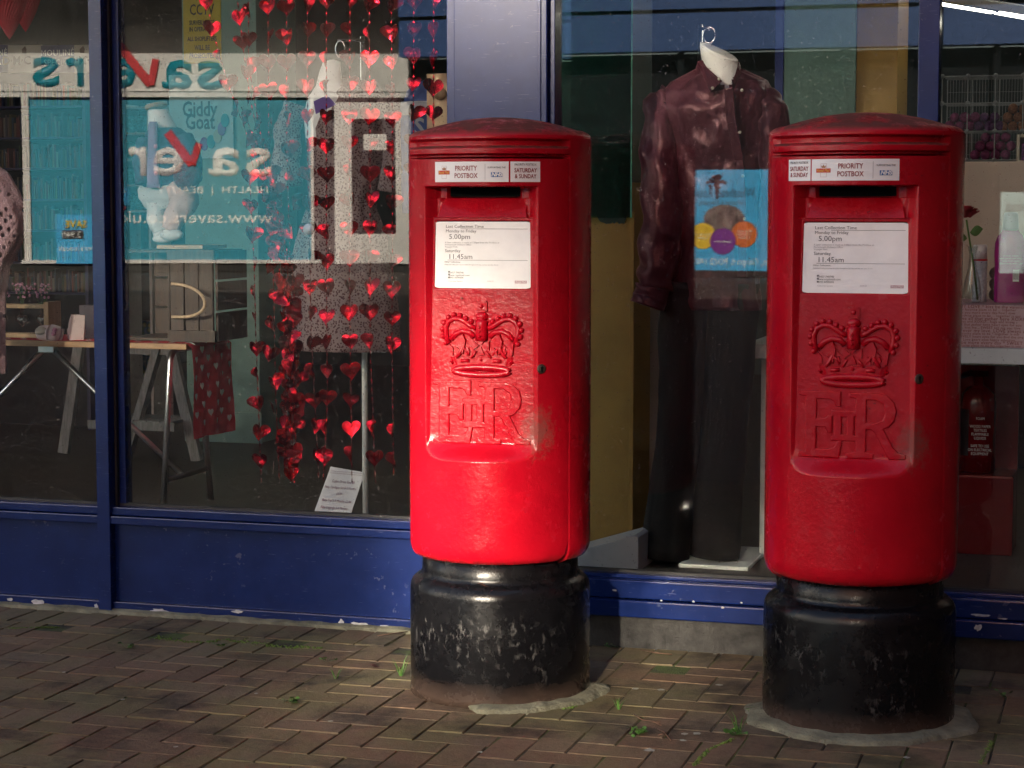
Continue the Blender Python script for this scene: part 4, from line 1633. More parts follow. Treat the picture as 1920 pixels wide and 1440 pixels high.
MB().tube([ringc + Vector((math.cos(a) * .018, 0, math.sin(a) * .03)) for a in [k * math.pi / 10 for k in range(21)]], .0028, 6).build('hanging_ring', chrome, df)
# dress: right panel, left panel and skirt
dr_ = garment([(668, 150, 14), (672, 168, 42), (662, 200, 66), (655, 240, 74), (648, 320, 70), (640, 390, 62), (640, 450, 84), (640, 520, 96), (642, 600, 104), (642, 656, 108)], WY, .56, 56, .006, 13, 3, crumple=.006)
# open the neckline towards the left
dr_.f = [q for q in dr_.f if not (len(q) == 4 and all(dr_.v[i].y < WY - .005 and dr_.v[i].z > at(600, 285, WY).z and dr_.v[i].x < lerp(at(556, 285, WY).x, at(640, 140, WY).x, (dr_.v[i].z - at(600, 285, WY).z) / (at(600, 140, WY).z - at(600, 285, WY).z)) for i in q))]
dr_.s = [True] * len(dr_.f)
dr_.build('dress', FLORAL, df, recalc=False)
sleeve([(728, 185, 0), (742, 230, -.01), (744, 300, -.02), (735, 360, -.02)], [24, 26, 24, 28], WY, .008, seed=5).build('dress_sleeve', FLORAL, df)
sleeve([(555, 195, 0), (540, 240, -.01), (536, 300, -.02), (540, 350, -.02)], [20, 24, 24, 26], WY, .008, seed=9).build('dress_sleeve', FLORAL, df)
for k in range(2):
    pass
tg = MB().add([at(588, 190, WY - .2), at(613, 178, WY - .2), at(630, 196, WY - .2), at(592, 214, WY - .2)], [(0, 1, 2, 3)])
tg.add([p + Vector((0, .002, 0)) for p in tg.v], [(3, 2, 1, 0), (0, 4 - 4 + 1, 1, 0)][:1])
tg.build('price_tag', M('purple_card', (.16, .09, .36), .6, amp=.05), df)

# price card on the floor
pc = thing('price_card', 'white price card leaning on the floor below the foil hearts', 'price card', fl(636, 968, FLOOR))
q = [at(586, 968, 7.05), at(654, 974, 7.05), at(684, 886, 7.16), at(620, 875, 7.16)]
b = MB().add(q + [p + Vector((0, .004, 0)) for p in q], [(0, 1, 2, 3), (7, 6, 5, 4), (0, 4, 5, 1), (1, 5, 6, 2), (2, 6, 7, 3), (3, 7, 4, 0)])
b.build('card', white_print, pc)
ux = (q[1] - q[0]).normalized()
uz = (q[3] - q[0]).normalized()
nn = ux.cross(uz).normalized()
mat3 = Matrix((ux, uz - ux * uz.dot(ux) * 0, nn)).transposed()
for u, v, tx, sz in ((.5, .72, 'Ladies Dress Size 20', .0155), (.48, .6, 'Baby Cardigan Set 0-3 Months', .0145), (.5, .48, '£8.00', .014), (.5, .34, 'Baby Top 6-9 Months £2.00', .0145), (.5, .2, 'Baby Leggings 3-6 Months', .0145), (.5, .08, '£2.00', .014)):
    p = q[0] + (q[1] - q[0]) * u + (q[3] - q[0]) * v - Vector((0, .002, 0))
    me = text_mesh(tx, sz, 'CENTER', .72)
    me.transform(Matrix.Translation(p - ORG[pc.name]) @ mat3.to_4x4())
    me.materials.append(M('mauve_ink', (.25, .10, .14), .5, amp=0) if 'mauve_ink' not in MATS else MATS['mauve_ink'])
    link('lettering', me, pc)
for (a, c) in ((.05, .95),):
    for v in (.92, .88):
        p0, p1 = q[0].lerp(q[1], a) + (q[3] - q[0]) * v, q[0].lerp(q[1], c) + (q[3] - q[0]) * v
        MB().tube([p0 - Vector((0, .002, 0)), p1 - Vector((0, .002, 0))], .0006, 4).build('rule_line', MATS['mauve_ink'], pc)

# trestle table
TY0, TY1 = 7.08, 7.46
zt = at(340, 645, TY0).z
TX1 = at(349, 650, TY0).x
TX0 = -5.6
tb = thing('trestle_table', 'folding trestle table with plywood top and steel tube legs', 'table', ((TX0 + TX1) / 2, (TY0 + TY1) / 2, FLOOR))
bx('tabletop', table_wood, tb, TX0, TX1, TY0, TY1, zt - .022, zt, .002)
for fx in (TX1 - .1, TX0 + .3):
    b = MB()
    pts = []
    yb0, yb1 = TY0 - .02, TY1 + .03
    pts += [(fx, yb0, FLOOR), (fx, TY0 + .055, zt - .12)]
    for k in range(6):
        a = R(180 - k * 18)
        pts.append((fx, TY0 + .12 + .06 * math.cos(a), zt - .09 + .06 * math.sin(a)))
    for k in range(6):
        a = R(90 - k * 18)
        pts.append((fx, TY1 - .12 + .06 * math.cos(a), zt - .09 + .06 * math.sin(a)))
    pts += [(fx, TY1 - .055, zt - .12), (fx, yb1, FLOOR)]
    b.tube(pts, .0125, 10)
    b.build('leg_frame', steel, tb)
    zc_ = at(330, 888, TY0 + .2).z
    MB().tube([(fx, TY0 + .01, zc_), (fx, TY1 - .01, zc_)], .011, 10).build('cross_tube', M('grey_tube', (.09, .09, .09), .5, amp=0), tb)
by = TY0 + .12
p0 = at(90, 655, by)
p1 = Vector((TX1 - .1, TY0 + .16, at(310, 890, TY0 + .16).z))
MB().tube([(p0.x + .01, by, zt - .035), p1], .0105, 8).build('brace', steel, tb)
MB().tube([(p0.x - .01, by, zt - .035), (2 * p0.x - p1.x, p1.y, p1.z)], .0105, 8).build('brace', steel, tb)
bx('bracket', steel, tb, p0.x - .035, p0.x + .035, by - .018, by + .018, zt - .055, zt - .0225, .003)

# red heart cloth over the end of the table
cl = thing('table_runner', 'red cotton runner with white hearts hanging off the table end', 'cloth', (TX1, TY0, zt))
hz = at(395, 815, TY0 + .2).z
b = MB()
rw = random.Random(2)


def runner(u, v):
    y = lerp(TY0 + .012, TY1 - .012, u)
    s = v * (1.9 + zt - hz)
    if s < 1.9:
        return Vector((TX1 - 1.9 + s, y, zt + .002 + .0012 * math.sin(u * 9 + v * 30)))
    d = s - 1.9
    w = .012 * math.sin(u * 7 + 1) * min(1, d * 4) + .006 * math.sin(u * 15 + d * 14)
    return Vector((TX1 + .004 + min(.012, d) + abs(w), y + .012 * math.sin(d * 9) * (u - .5), zt - d + .002 + .01 * math.sin(u * 6) * d))


b.grid(16, 90, runner)
b.build('cloth', red_cloth, cl, recalc=False)
hp = MB()
ho = heart_outline(12)
rowi = 0
s = .02
while s < 1.9 + (zt - hz) - .03:
    cols = (.08, .4, .72) if rowi % 2 == 0 else (.24, .56, .9)
    for uc in cols:
        W = (TY1 - TY0)
        T_ = 1.9 + zt - hz
        vs = []
        for x, z in ho + [(0, 0)]:
            u_ = uc + x * .032 / W
            v_ = (s - z * .034) / T_
            p = runner(min(1, max(0, u_)), min(1, max(0, v_)))
            vs.append(p + (Vector((.0015, 0, 0)) if s > 1.9 else Vector((0, 0, .0015))))
        hp.add(vs, [(k, (k + 1) % 12, 12) for k in range(12)])
    s += .036
    rowi += 1
tag(hp.build('heart_print', white_print, cl, recalc=False), kind='stuff')

# dark crate with rope handle
KY0, KY1 = 7.12, 7.42
ck = thing('wooden_crate', 'dark stained wooden crate on its end with a rope handle', 'crate', (at(320, 640, KY0).x, KY0, zt + .004))
kx0, kx1 = at(236, 600, KY0).x - .02, at(403, 600, KY0).x
kxm = at(316, 560, KY0).x
z0, z1 = zt + .005, at(360, 468, KY0).z
for k in range(3):
    a, c = lerp(kxm, kx1 - .012, k / 3), lerp(kxm, kx1 - .012, (k + 1) / 3)
    bx('plank', dark_wood, ck, a + .002, c - .002, KY0 + .012 + .002 * (k % 2), KY0 + .026 + .002 * (k % 2), z0 + .005, z1 - .005, .0015)
bx('rail', dark_wood, ck, kxm - .006, kx1, KY0 - .002, KY0 + .0115, z1 - .05, z1, .002)
bx('rail', dark_wood, ck, kxm - .006, kx1, KY0 - .002, KY0 + .0115, z0, z0 + .045, .002)
for k in range(3):
    a, c = lerp(z0, z1, k / 3), lerp(z0, z1, (k + 1) / 3)
    bx('side_plank', dark_wood, ck, kx1 - .011, kx1, KY0 + .03, KY1, a + .003, c - .006, .0015)
    bx('side_plank', dark_wood, ck, kx0, kxm - .008, KY1 - .012, KY1, a + .003, c - .006, .0015)
bx('corner_post', dark_wood, ck, kxm - .012, kxm - .0005, KY0 + .012, KY0 + .03, z0, z1, .001)
bx('top_board', dark_wood, ck, kx0, kx1 - .012, KY0 + .03, KY1 - .0125, z1 - .014, z1 - .002, .001)
bx('bottom_board', dark_wood, ck, kx0, kx1 - .012, KY0 + .03, KY1 - .0125, z0, z0 + .012, .001)
b = MB()
pts = []
for k in range(25):
    a = R(-90 + k * 7.5)
    pts.append(at(322 + 62 * max(0, math.cos(a)) ** .8, 563 + 31 * math.sin(a) + 6 * math.cos(a), KY0 - .012 - .05 * math.cos(a)))
b.tube(pts, .0062, 8)
b.build('rope_handle', rope_m, ck)
bb = thing('riser_board', 'thin brown board on top of the dark crate', 'board', (at(330, 462, KY0).x, KY0 + .1, z1))
bx('board', table_wood, bb, at(300, 462, KY0 + .06).x, at(386, 462, KY0 + .06).x, KY0 + .03, KY1 - .05, z1 + .0012, z1 + .016, .001)
CZ = z1 + .016

# toddler display form
CY = 7.26
cm = thing('toddler_form', 'headless toddler display form in navy cardigan and pale leggings on the crate', 'mannequin', at(318, 458, CY))
garment([(296, 205, 18), (300, 222, 21), (305, 240, 26)], CY, .8, 24).build('neck', form_white, cm)
MB().lathe([(.001, 0), (.042, 0), (.045, .006), (.044, .018), (.001, .02)], 28).move(Matrix.Translation(at(294, 203, CY)) @ Matrix.Rotation(R(-14), 4, 'Y')).build('neck_cap', pine, cm)
garment([(306, 236, 10), (308, 240, 26), (312, 252, 38), (315, 280, 46), (314, 310, 48), (312, 345, 46), (310, 352, 40)], CY, .6, 36, .004, 7, 4, crumple=.008).build('cardigan', navy_knit, cm)
garment([(287, 228, 7), (287, 234, 9), (286, 290, 9), (288, 352, 13)], CY - .075, .45, 20, .002).build('vest', lilac_cloth, cm)
sleeve([(272, 262, -.02), (266, 300, -.05), (270, 345, -.06)], [13, 15, 15], CY, .005, seed=3).build('cardigan_sleeve', navy_knit, cm)
sleeve([(345, 262, -.02), (358, 300, -.07), (356, 335, -.1)], [18, 20, 20], CY, .005, seed=6).build('cardigan_sleeve', navy_knit, cm)
for y_ in (274, 325):
    MB().ball(at(292, y_, CY - .13), (.009, .004, .009), 12, 6).build('button', flower_pink, cm)
garment([(308, 340, 40), (306, 356, 46), (306, 372, 44), (306, 392, 30)], CY, .6, 28, .003, crumple=.008).build('nappy_cover', cloth_white, cm)
sleeve([(296, 375, 0), (294, 410, -.02), (303, 436, -.02), (304, 448, -.03)], [20, 17, 14, 15], CY, .004, seed=2).build('legging', cloth_white, cm)
sleeve([(340, 352, -.02), (346, 378, -.05), (330, 405, -.07), (318, 432, -.08)], [26, 25, 20, 15], CY, .004, seed=8).build('legging', pink_cloth, cm)
b = MB().ball(at(351, 330, CY - .12), (.055, .045, .058), 20, 12)
b.build('knitted_cuff', burg_knit, cm)
b = MB()
b.ball(at(306, 448, CY - .06), (.045, .03, .018), 16, 8)
b.ball(at(322, 440, CY - .09), (.05, .03, .024), 16, 8)
b.build('sock', cloth_white, cm)

# baby shoes
def shoe(name, label, px0, py0, upright, Y):
    t = thing(name, label, 'shoe', at(px0, py0, Y), group='white baby shoes')
    L = .105
    b = MB()
    rings = []
    for k in range(13):
        u = k / 12
        w = .021 + .012 * math.sin(u * math.pi) ** .6 + .004 * (u > .5)
        hgt = .045 - .012 * u - .012 * max(0, u - .75) * 4 * .5
        ring = []
        for j in range(16):
            a = math.pi * 2 * j / 16
            ring.append(Vector(((u - .5) * L, w * math.cos(a) * (1 if 0 < u < 1 else .6), hgt * .5 + hgt * .5 * math.sin(a) * (1 if 0 < u < 1 else .7))))
        rings.append(ring)
    b.loft(rings)
    so = MB().prism([((u / 10 - .5) * L * 1.03, 0) for u in range(11)] + [((.5 - u / 10) * L * 1.03, -.004) for u in range(11)], -.027, .027)
    op = MB().ball((-.022, 0, .043), (.028, .017, .008), 16, 6)
    st_ = MB().tube([(.006, .032, .015), (.006, .024, .036), (.006, 0, .046), (.006, -.024, .036), (.006, -.032, .015)], .0045, 6)
    bow = MB().ball((.038, .008, .036), (.012, .01, .007), 8, 5).ball((.038, -.008, .036), (.012, .01, .007), 8, 5)
    bt = MB().ball((.006, -.03, .028), .005, 8, 5)
    if upright:
        mt = Matrix.Translation(at(px0, py0, Y) + Vector((0, 0, .055))) @ Matrix.Rotation(R(95), 4, 'Y') @ Matrix.Rotation(R(-125), 4, 'X')
    else:
        mt = Matrix.Translation(at(px0, py0, Y) + Vector((0, 0, .03))) @ Matrix.Rotation(R(-8), 4, 'Z') @ Matrix.Rotation(R(65), 4, 'X')
    for nm, bb_, m_ in (('upper', b, shoe_white), ('sole', so, shoe_white), ('lining', op, cream), ('strap', st_, shoe_white), ('bow', bow, flower_pink), ('button', bt, white_print)):
        bb_.move(mt).build(nm, m_, t)


shoe('baby_shoe', 'white baby shoe lying on its side on the table', 97, 642, False, 7.13)
shoe('baby_shoe', 'white baby shoe standing on its toe beside the clear box', 145, 642, True, 7.13)

# clear acrylic box
ab = thing('acrylic_box', 'clear acrylic box on the table against the mullion', 'box', at(175, 644, 7.3))
x0_, x1_ = at(156, 600, 7.25).x, at(200, 600, 7.25).x
z0_, z1_ = zt + .004, at(170, 572, 7.25).z
acr = M('frosted_acrylic', (.55, .55, .58), .25, amp=.1, alpha=.5, trans=.0)
nb = acr.node_tree.nodes['Principled BSDF']
nb.inputs['Alpha'].default_value = .45
MB().box(x0_, x1_, 7.22, 7.38, z0_, z1_).build('case', acr, ab)
MB().tube([(x0_ + .05 + .02 * math.cos(a), 7.3, z1_ + .03 * math.sin(a)) for a in [k * math.pi / 8 for k in range(9)]], .004, 6).build('handle', clear, ab)

# flower rack
FY = 7.2
fr_ = thing('flower_rack', 'small pine rack on the table holding heart shaped glass vases', 'rack', (at(20, 640, FY).x, FY, zt + .004))
zt0 = zt + .004
ztop = at(60, 572, FY).z
xl, xrk = at(-60, 600, FY).x, at(103, 600, FY).x
bx('bottom_rail', pine, fr_, xl, xrk - .022, FY - .03, FY + .03, zt0, zt0 + .018, .002)
bx('top_rail', pine, fr_, xl, xrk - .022, FY - .03, FY + .03, ztop - .012, ztop + .004, .002)
bx('end_post', pine, fr_, xrk - .0218, xrk, FY - .05, FY + .05, zt0, ztop + .016, .002)
for k, px0 in enumerate((4, 42, 80)):
    gv = thing('heart_vase', ['heart shaped glass vase nearest the left edge of the photo', 'middle heart shaped glass vase in the pine rack', 'heart shaped glass vase nearest the baby shoes'][k], 'vase', at(px0, 620, FY), group='heart shaped glass vases in the rack')
    b = MB()
    c = at(px0, 600, FY)
    o_ = heart_outline(24)
    w_ = .055
    fr1, bk = [], []
    for s_, lst in ((1, fr1), (.55, bk)):
        for x, z in o_:
            lst.append((x * s_, z * s_))
    vs = []
    for yy, s_ in ((-.014, .45), (-.010, .85), (0, 1), (.010, .85), (.014, .45)):
        for x, z in o_:
            vs.append(c + Vector((x * w_ * s_, yy, z * w_ * s_)))
    fs = [(r_ * 24 + q_, r_ * 24 + (q_ + 1) % 24, (r_ + 1) * 24 + (q_ + 1) % 24, (r_ + 1) * 24 + q_) for r_ in range(4) for q_ in range(24)]
    b.add(vs, fs + [tuple(range(23, -1, -1)), tuple(96 + q_ for q_ in range(24))], True)
    b.build('bulb', clear, gv)
    MB().lathe([(.007, c.z + .01), (.008, ztop + .004), (.012, ztop + .022)], 16, (c.x, FY, 0)).build('neck', clear, gv)
    fw = thing('flower_sprig', ['pink gypsophila sprig at the left edge of the photo', 'pink gypsophila sprig in the middle vase of the rack', 'pink gypsophila sprig in the vase nearest the shoes'][k], 'flowers', (c.x, FY, ztop), group='pink flower sprigs')
    rf = random.Random(k + 20)
    st_, bl = MB(), MB()
    for j in range(26):
        tip = Vector((c.x + rf.gauss(0, .022), FY + rf.gauss(0, .015), ztop + .03 + rf.random() * .055))
        if j % 3 == 0:
            st_.tube([(c.x, FY, ztop - .01), (c.x + (tip.x - c.x) * .5, FY, ztop + .02), tip], .0007, 4)
        bl.ball(tip, .0035 + rf.random() * .003, 6, 4)
    st_.build('stems', leaf_g, fw)
    tag(bl.build('blossom', flower_pink, fw), kind='stuff')

# crocheted shawl on a form at the left edge
sh = thing('crochet_shawl', 'dusty pink crocheted shawl hanging at the left edge', 'shawl', (at(-40, 900, 6.75).x, 6.75, FLOOR))
garment([(-45, 300, 25), (-40, 325, 55), (-36, 380, 78), (-30, 440, 74), (-40, 500, 55), (-45, 560, 52), (-44, 640, 52), (-44, 700, 50)], 6.75, .5, 40, .006, 9, 4, crumple=.012).build('knit', CROCHET, sh, recalc=False)
MB().tube([(at(-45, 500, 6.75).x, 6.75, FLOOR), at(-45, 300, 6.75)], .012, 8).build('pole', whitep, sh)
MB().lathe([(.14, FLOOR + .001), (.14, FLOOR + .014), (.02, FLOOR + .02)], 28, (at(-45, 500, 6.75).x, 6.75, 0)).build('base_plate', whitep, sh)

# honeycomb paper hearts
def honey(px0, pyb, pyt, hw, Y, label):
    t = thing('paper_heart', label, 'paper heart', at(px0, pyb, Y), group='hanging honeycomb paper hearts')
    b = MB()
    n = 64
    zb_, zt_ = at(px0, pyb, Y).z, at(px0, pyt, Y).z
    c = at(px0, pyb, Y)
    rings = []
    w = mpx(hw, px0, pyb, Y)
    m_ = 22
    for i in range(m_ + 1):
        u = i / m_
        r0_ = w * (math.sin(min(1, u * 1.5) * math.pi / 2) ** .85) * (1 if u < .75 else math.sqrt(max(.02, 1 - ((u - .75) / .25) ** 2)))
        ring = []
        for k in range(n):
            a = 2 * math.pi * k / n
            rr_ = r0_ * (1 - (.09 if (k + i) % 2 else 0))
            ring.append(Vector((c.x + rr_ * math.cos(a), Y + rr_ * math.sin(a) * .9, lerp(zb_, zt_, u))))
        rings.append(ring)
    b.loft(rings)
    b.s = [False] * len(b.f)
    b.build('honeycomb', tissue, t)
    MB().tube([(c.x, Y, zt_ - .02), (c.x, Y, 3.2)], .0008, 4).build('thread', white_print, t)


honey(18, 74, -110, 38, 6.6, 'red honeycomb paper heart hanging in front, top left corner')
honey(48, 60, -100, 32, 7.0, 'red honeycomb paper heart hanging behind another in the corner')

# grey ladder shelf behind the table
LY = 8.6
ls = thing('ladder_shelf', 'whitewashed wooden folding shelf with slats behind the trestle table', 'shelf', (at(300, 800, LY).x, LY, FLOOR))
zs_ = at(300, 790, LY).z
MB().beam(at(300, 640, LY), (at(236, 840, LY - .1).x, LY - .1, FLOOR), .035, .05, (0, 1, 0)).build('leg', grey_wood, ls)
MB().beam(at(318, 640, LY), (at(366, 820, LY).x, LY + .02, FLOOR), .05, .035, (0, 1, 0)).build('leg', grey_wood, ls)
MB().beam(at(150, 640, LY + .15), (at(120, 840, LY + .1).x, LY + .1, FLOOR), .05, .035, (0, 1, 0)).build('leg', grey_wood, ls)
for k in range(6):
    xa_ = lerp(at(200, 790, LY).x, at(345, 790, LY).x, k / 6)
    bx('slat', grey_wood, ls, xa_ + .004, xa_ + .065, LY - .12, LY + .16, zs_, zs_ + .014, .002)
bx('shelf_rail', grey_wood, ls, at(190, 800, LY).x, at(350, 800, LY).x, LY - .135, LY - .121, zs_ - .03, zs_ + .01, .002)
bx('top_rail', grey_wood, ls, at(205, 650, LY).x, at(326, 650, LY).x, LY - .02, LY + .02, at(260, 664, LY).z, at(260, 640, LY).z, .002)

# white picture stand further back
EY = 10.6
es = thing('picture_easel', 'white wooden easel with a green patterned picture', 'easel', (at(270, 740, EY).x, EY, FLOOR))
bx('leg', white_wood, es, at(301, 700, EY).x, at(314, 700, EY).x, EY - .02, EY + .02, FLOOR, at(300, 560, EY).z, .003)
bx('leg', white_wood, es, at(182, 700, EY).x, at(192, 700, EY).x, EY - .02, EY + .02, FLOOR, at(190, 560, EY).z, .003)
bx('ledge', white_wood, es, at(193, 715, EY).x, at(300, 715, EY).x, EY - .06, EY - .022, at(250, 722, EY).z, at(250, 713, EY).z, .002)
pm, nt, pb = new_mat('leaf_print')
v = nd(nt, 'ShaderNodeTexVoronoi', i_Scale=26.0)
nt.links.new(pos_co(nt), v.inputs['Vector'])
nt.links.new(ramp(nt, v.outputs['Distance'], [(.15, (.35, .38, .05)), (.4, (.05, .16, .08)), (.6, (.05, .18, .32)), (.9, (.4, .42, .3))]).outputs[0], pb.inputs['Base Color'])
bx('picture', pm, es, at(196, 690, EY).x, at(296, 690, EY).x, EY - .055, EY - .03, at(250, 712, EY).z, at(250, 600, EY).z, .001)

# mint column with its signs
GYc = 9.35
mc = thing('mint_column', 'pale green column with skirting behind the heart runner', 'column', (at(425, 825, GYc).x, GYc, FLOOR))
cx0, cx1 = at(346, 400, GYc).x, at(484, 400, GYc).x
bx('shaft', mint, mc, cx0, cx1, GYc, GYc + .5, FLOOR, 3.19, .004)
bx('skirting', mint, mc, cx0 - .01, cx1 + .012, GYc - .014, GYc - .0005, FLOOR, at(430, 772, GYc).z, .003)
ys = thing('warning_sign', 'yellow security camera notice taped to the mint column', 'sign', at(380, 118, GYc - .01))
sx0, sx1 = at(345, 60, GYc).x, at(415, 60, GYc).x
sz0, sz1 = at(380, 119, GYc).z, at(380, -20, GYc).z
bx('sheet', yellow_sign, ys, sx0, sx1, GYc - .006, GYc - .001, sz0, sz1, 0)
scx = (sx0 + sx1) / 2
H_ = sz1 - sz0
for v_, tx, sz in ((.72, 'CCTV', .075), (.55, 'SURVEILLANCE', .03), (.46, 'IN OPERATION', .03), (.33, 'ALL SHOPLIFTERS', .03), (.21, 'WILL BE', .034), (.10, 'PROSECUTED', .034)):
    text(tx, sz, (scx, GYc - .007, sz0 + H_ * v_), black_ink, ys, sx=.68, bold=.0008)
gp = thing('yarn_poster', 'pale blue yarn poster with wavy lettering above the toddler form', 'poster', at(390, 365, GYc - .02))
gx0, gx1 = at(322, 280, GYc).x, at(441, 280, GYc).x
gz0, gz1 = at(390, 297, GYc).z, at(390, 140, GYc).z
bx('sheet', poster_blue, gp, gx0, gx1, GYc - .022, GYc - .016, gz0, gz1, 0)
text('Giddy', .105, (at(378, 206, GYc).x, GYc - .024, at(378, 206, GYc).z), M('teal_ink', (.01, .06, .09), .5, amp=0), gp, sx=.75, bold=.002)
text('Goat', .105, (at(379, 230, GYc).x, GYc - .024, at(379, 230, GYc).z), MATS['teal_ink'], gp, sx=.75, bold=.002)
for px0, py0, m_ in ((373, 276, M('print_sage', (.4, .45, .35), .6, amp=0)), (387, 270, purple_m), (400, 266, sign_turq), (412, 256, MATS['print_sage']), (420, 242, purple_m), (426, 226, sign_turq)):
    c = at(px0, py0, GYc)
    MB().prism([(c.x + .022 * math.cos(a * .4), c.z + .034 * math.sin(a * .4)) for a in range(16)], GYc - .0245 - px0 * 1e-5, GYc - .0225).build('printed_yarn_ball', m_, gp)

# thread rack
RY = 9.7
rk = thing('thread_rack', 'dark embroidery thread rack with branded header panels', 'rack', (at(40, 700, RY).x, RY, FLOOR))
rx0, rx1 = at(-110, 300, RY).x, at(172, 300, RY).x
bx('back_panel', M('rack_back', (.01, .01, .014), .6, amp=0), rk, rx0, rx1, RY + .1, RY + .13, FLOOR, at(40, 86, RY).z, 0)
seedr = random.Random(4)
for k, py_ in enumerate((200, 258, 315, 373, 430, 490, 546)):
    zs2 = at(40, py_, RY).z
    bx('shelf', shelf_purple, rk, rx0, rx1, RY - .06, RY + .099, zs2 - .012, zs2, .002)
    b = MB()
    x = rx0 + .01
    hh = (at(40, py_ - 46, RY).z - zs2)
    while x < rx1 - .02:
        wv = seedr.uniform(.007, .012)
        if seedr.random() < .9:
            b.box(x, x + wv, RY - .04, RY + .02, zs2 + .001, zs2 + hh * seedr.uniform(.55, .98))
        x += wv + seedr.uniform(.001, .004)
    tag(b.build('thread_skeins', SKEIN, rk, recalc=False), kind='stuff')
px_list = ((-46, 17, 'm'), (17, 79, 'w'), (79, 141, 'm'), (141, 172, 'w'))
navy_p = M('navy_header', (.035, .04, .13), .5, amp=.05)
for a, c, kk in px_list:
    h0, h1 = at(a, 137, RY - .08), at(c, 84, RY - .08)
    bx('header_panel', navy_p if kk == 'm' else cream, rk, h0.x + .001, h1.x - .001, RY - .09, RY - .075, h0.z, h1.z, 0)
    cc = (h0 + h1) / 2
    if kk == 'm':
        text('MOULINÉ', .045, (cc.x, RY - .0915, cc.z + .03), white_print, rk, sx=.95, space=1.1)
        text('SPÉCIAL', .045, (cc.x, RY - .0915, cc.z - .02), white_print, rk, sx=.95, space=1.1)
    else:
        text('D·M·C', .062, (at(48, 110, RY).x if a < 100 else cc.x, RY - .0915, cc.z - .01), M('bronze_ink', (.12, .07, .04), .5, amp=0) if 'bronze_ink' not in MATS else MATS['bronze_ink'], rk, bold=.001)
        MB().prism([(cc.x - .012, cc.z + .03), (cc.x + .012, cc.z + .03), (cc.x + .014, cc.z + .05), (cc.x + .006, cc.z + .066), (cc.x - .002, cc.z + .06), (cc.x - .014, cc.z + .05)], RY - .0925, RY - .0905).build('horse_head_mark', MATS['bronze_ink'], rk)
for sx_ in (rx0, rx1 - .02):
    bx('side_panel', shelf_purple, rk, sx_, sx_ + .02, RY - .06, RY + .099, FLOOR, at(40, 140, RY).z, .002)

# yarn cubby behind the toddler form
def yarn_ball(label, p, r, m_, group):
    t = MB().ball(p, (r, r * .95, r * 1.05), 14, 9)
    o = t.build('yarn_ball', m_)
    tag(o, label, 'yarn ball', group)


yarn_teal = M('teal_yarn', (.10, .30, .30), .95, amp=.4, scale=120, bump=.9, bscale=200)
yarn_pink = M('pink_yarn', (.26, .05, .14), .95, amp=.4, scale=120, bump=.9, bscale=200)
yarn_peach = M('peach_yarn', (.32, .13, .07), .95, amp=.4, scale=120, bump=.9, bscale=200)
yarn_purp = M('purple_yarn', (.14, .05, .15), .95, amp=.4, scale=120, bump=.9, bscale=200)
QY = 10.2
cb_ = thing('yarn_cubby', 'pale cubby shelf of teal yarn behind the toddler form', 'shelf', (at(265, 400, QY).x, QY, FLOOR))
qx0, qx1 = at(238, 300, QY).x, at(300, 300, QY).x
for py_ in (202, 250, 298, 346, 394):
    z_ = at(265, py_, QY).z
    bx('shelf', white_wood, cb_, qx0 + .016, qx1 - .016, QY - .12, QY + .12, z_ - .012, z_, 0)
    for px0 in (254, 272, 288):
        if py_ > 202:
            yarn_ball('teal yarn ball in the cubby behind the toddler form', (at(px0, py_, QY).x, QY - .05, z_ + .048), .046, yarn_teal, 'teal yarn balls in the cubby')
for a in (qx0, qx1 - .015):
    bx('side', white_wood, cb_, a, a + .015, QY - .12, QY + .12, FLOOR, at(265, 196, QY).z, 0)

# pale wood frame and blue bag beside the pillar
wb = thing('pine_board', 'upright pale pine board beside the blue pillar', 'board', (at(815, 900, 6.5).x, 6.5, FLOOR))
bx('board', pine, wb, at(800, 200, 6.5).x, at(846, 200, 6.5).x, 6.5, 6.56, FLOOR, at(815, 138, 6.5).z, .002)
MB().lathe([(.022, 0), (.022, .006), (.001, .007)], 18).move(Matrix.Translation(at(826, 176, 6.5)) @ Matrix.Rotation(R(90), 4, 'X')).build('knot', M('pine_knot', (.2, .11, .05), .6, amp=.2), wb)
bg_ = thing('blue_bag', 'dark blue bag with grey band behind the pine board', 'bag', (at(790, 400, 6.9).x, 6.9, at(790, 400, 6.9).z))
garment([(815, 150, 20), (805, 168, 42), (800, 200, 48), (800, 300, 50), (802, 400, 48)], 6.9, .35, 30, .003).build('sack', denim, bg_)
garment([(801, 190, 49), (800, 204, 50), (800, 216, 51)], 6.9, .36, 30).build('band', grey_band, bg_)
text('S', .085, (at(790, 240, 6.8).x, 6.78, at(790, 240, 6.8).z), grey_band, bg_, bold=.002)
b = MB().tube([(at(800, 130, 6.9).x, 6.9, at(800, 400, 6.9).z), (at(800, 130, 6.9).x, 6.9, FLOOR)], .012, 8)
b.build('stand_leg', steel, bg_)

# suction hook on the glass
sh_ = thing('suction_hook', 'clear suction cup stuck on the glass by the heart bundle', 'suction cup', at(578, 430, GY + .006))
MB().lathe([(.018, 0), (.016, .004), (.006, .009), (.004, .014), (.001, .014)], 20).move(Matrix.Translation(at(578, 430, GY + .006)) @ Matrix.Rotation(R(-90), 4, 'X')).build('cup', M('clear_pvc', (.6, .62, .65), .15, amp=0), sh_)

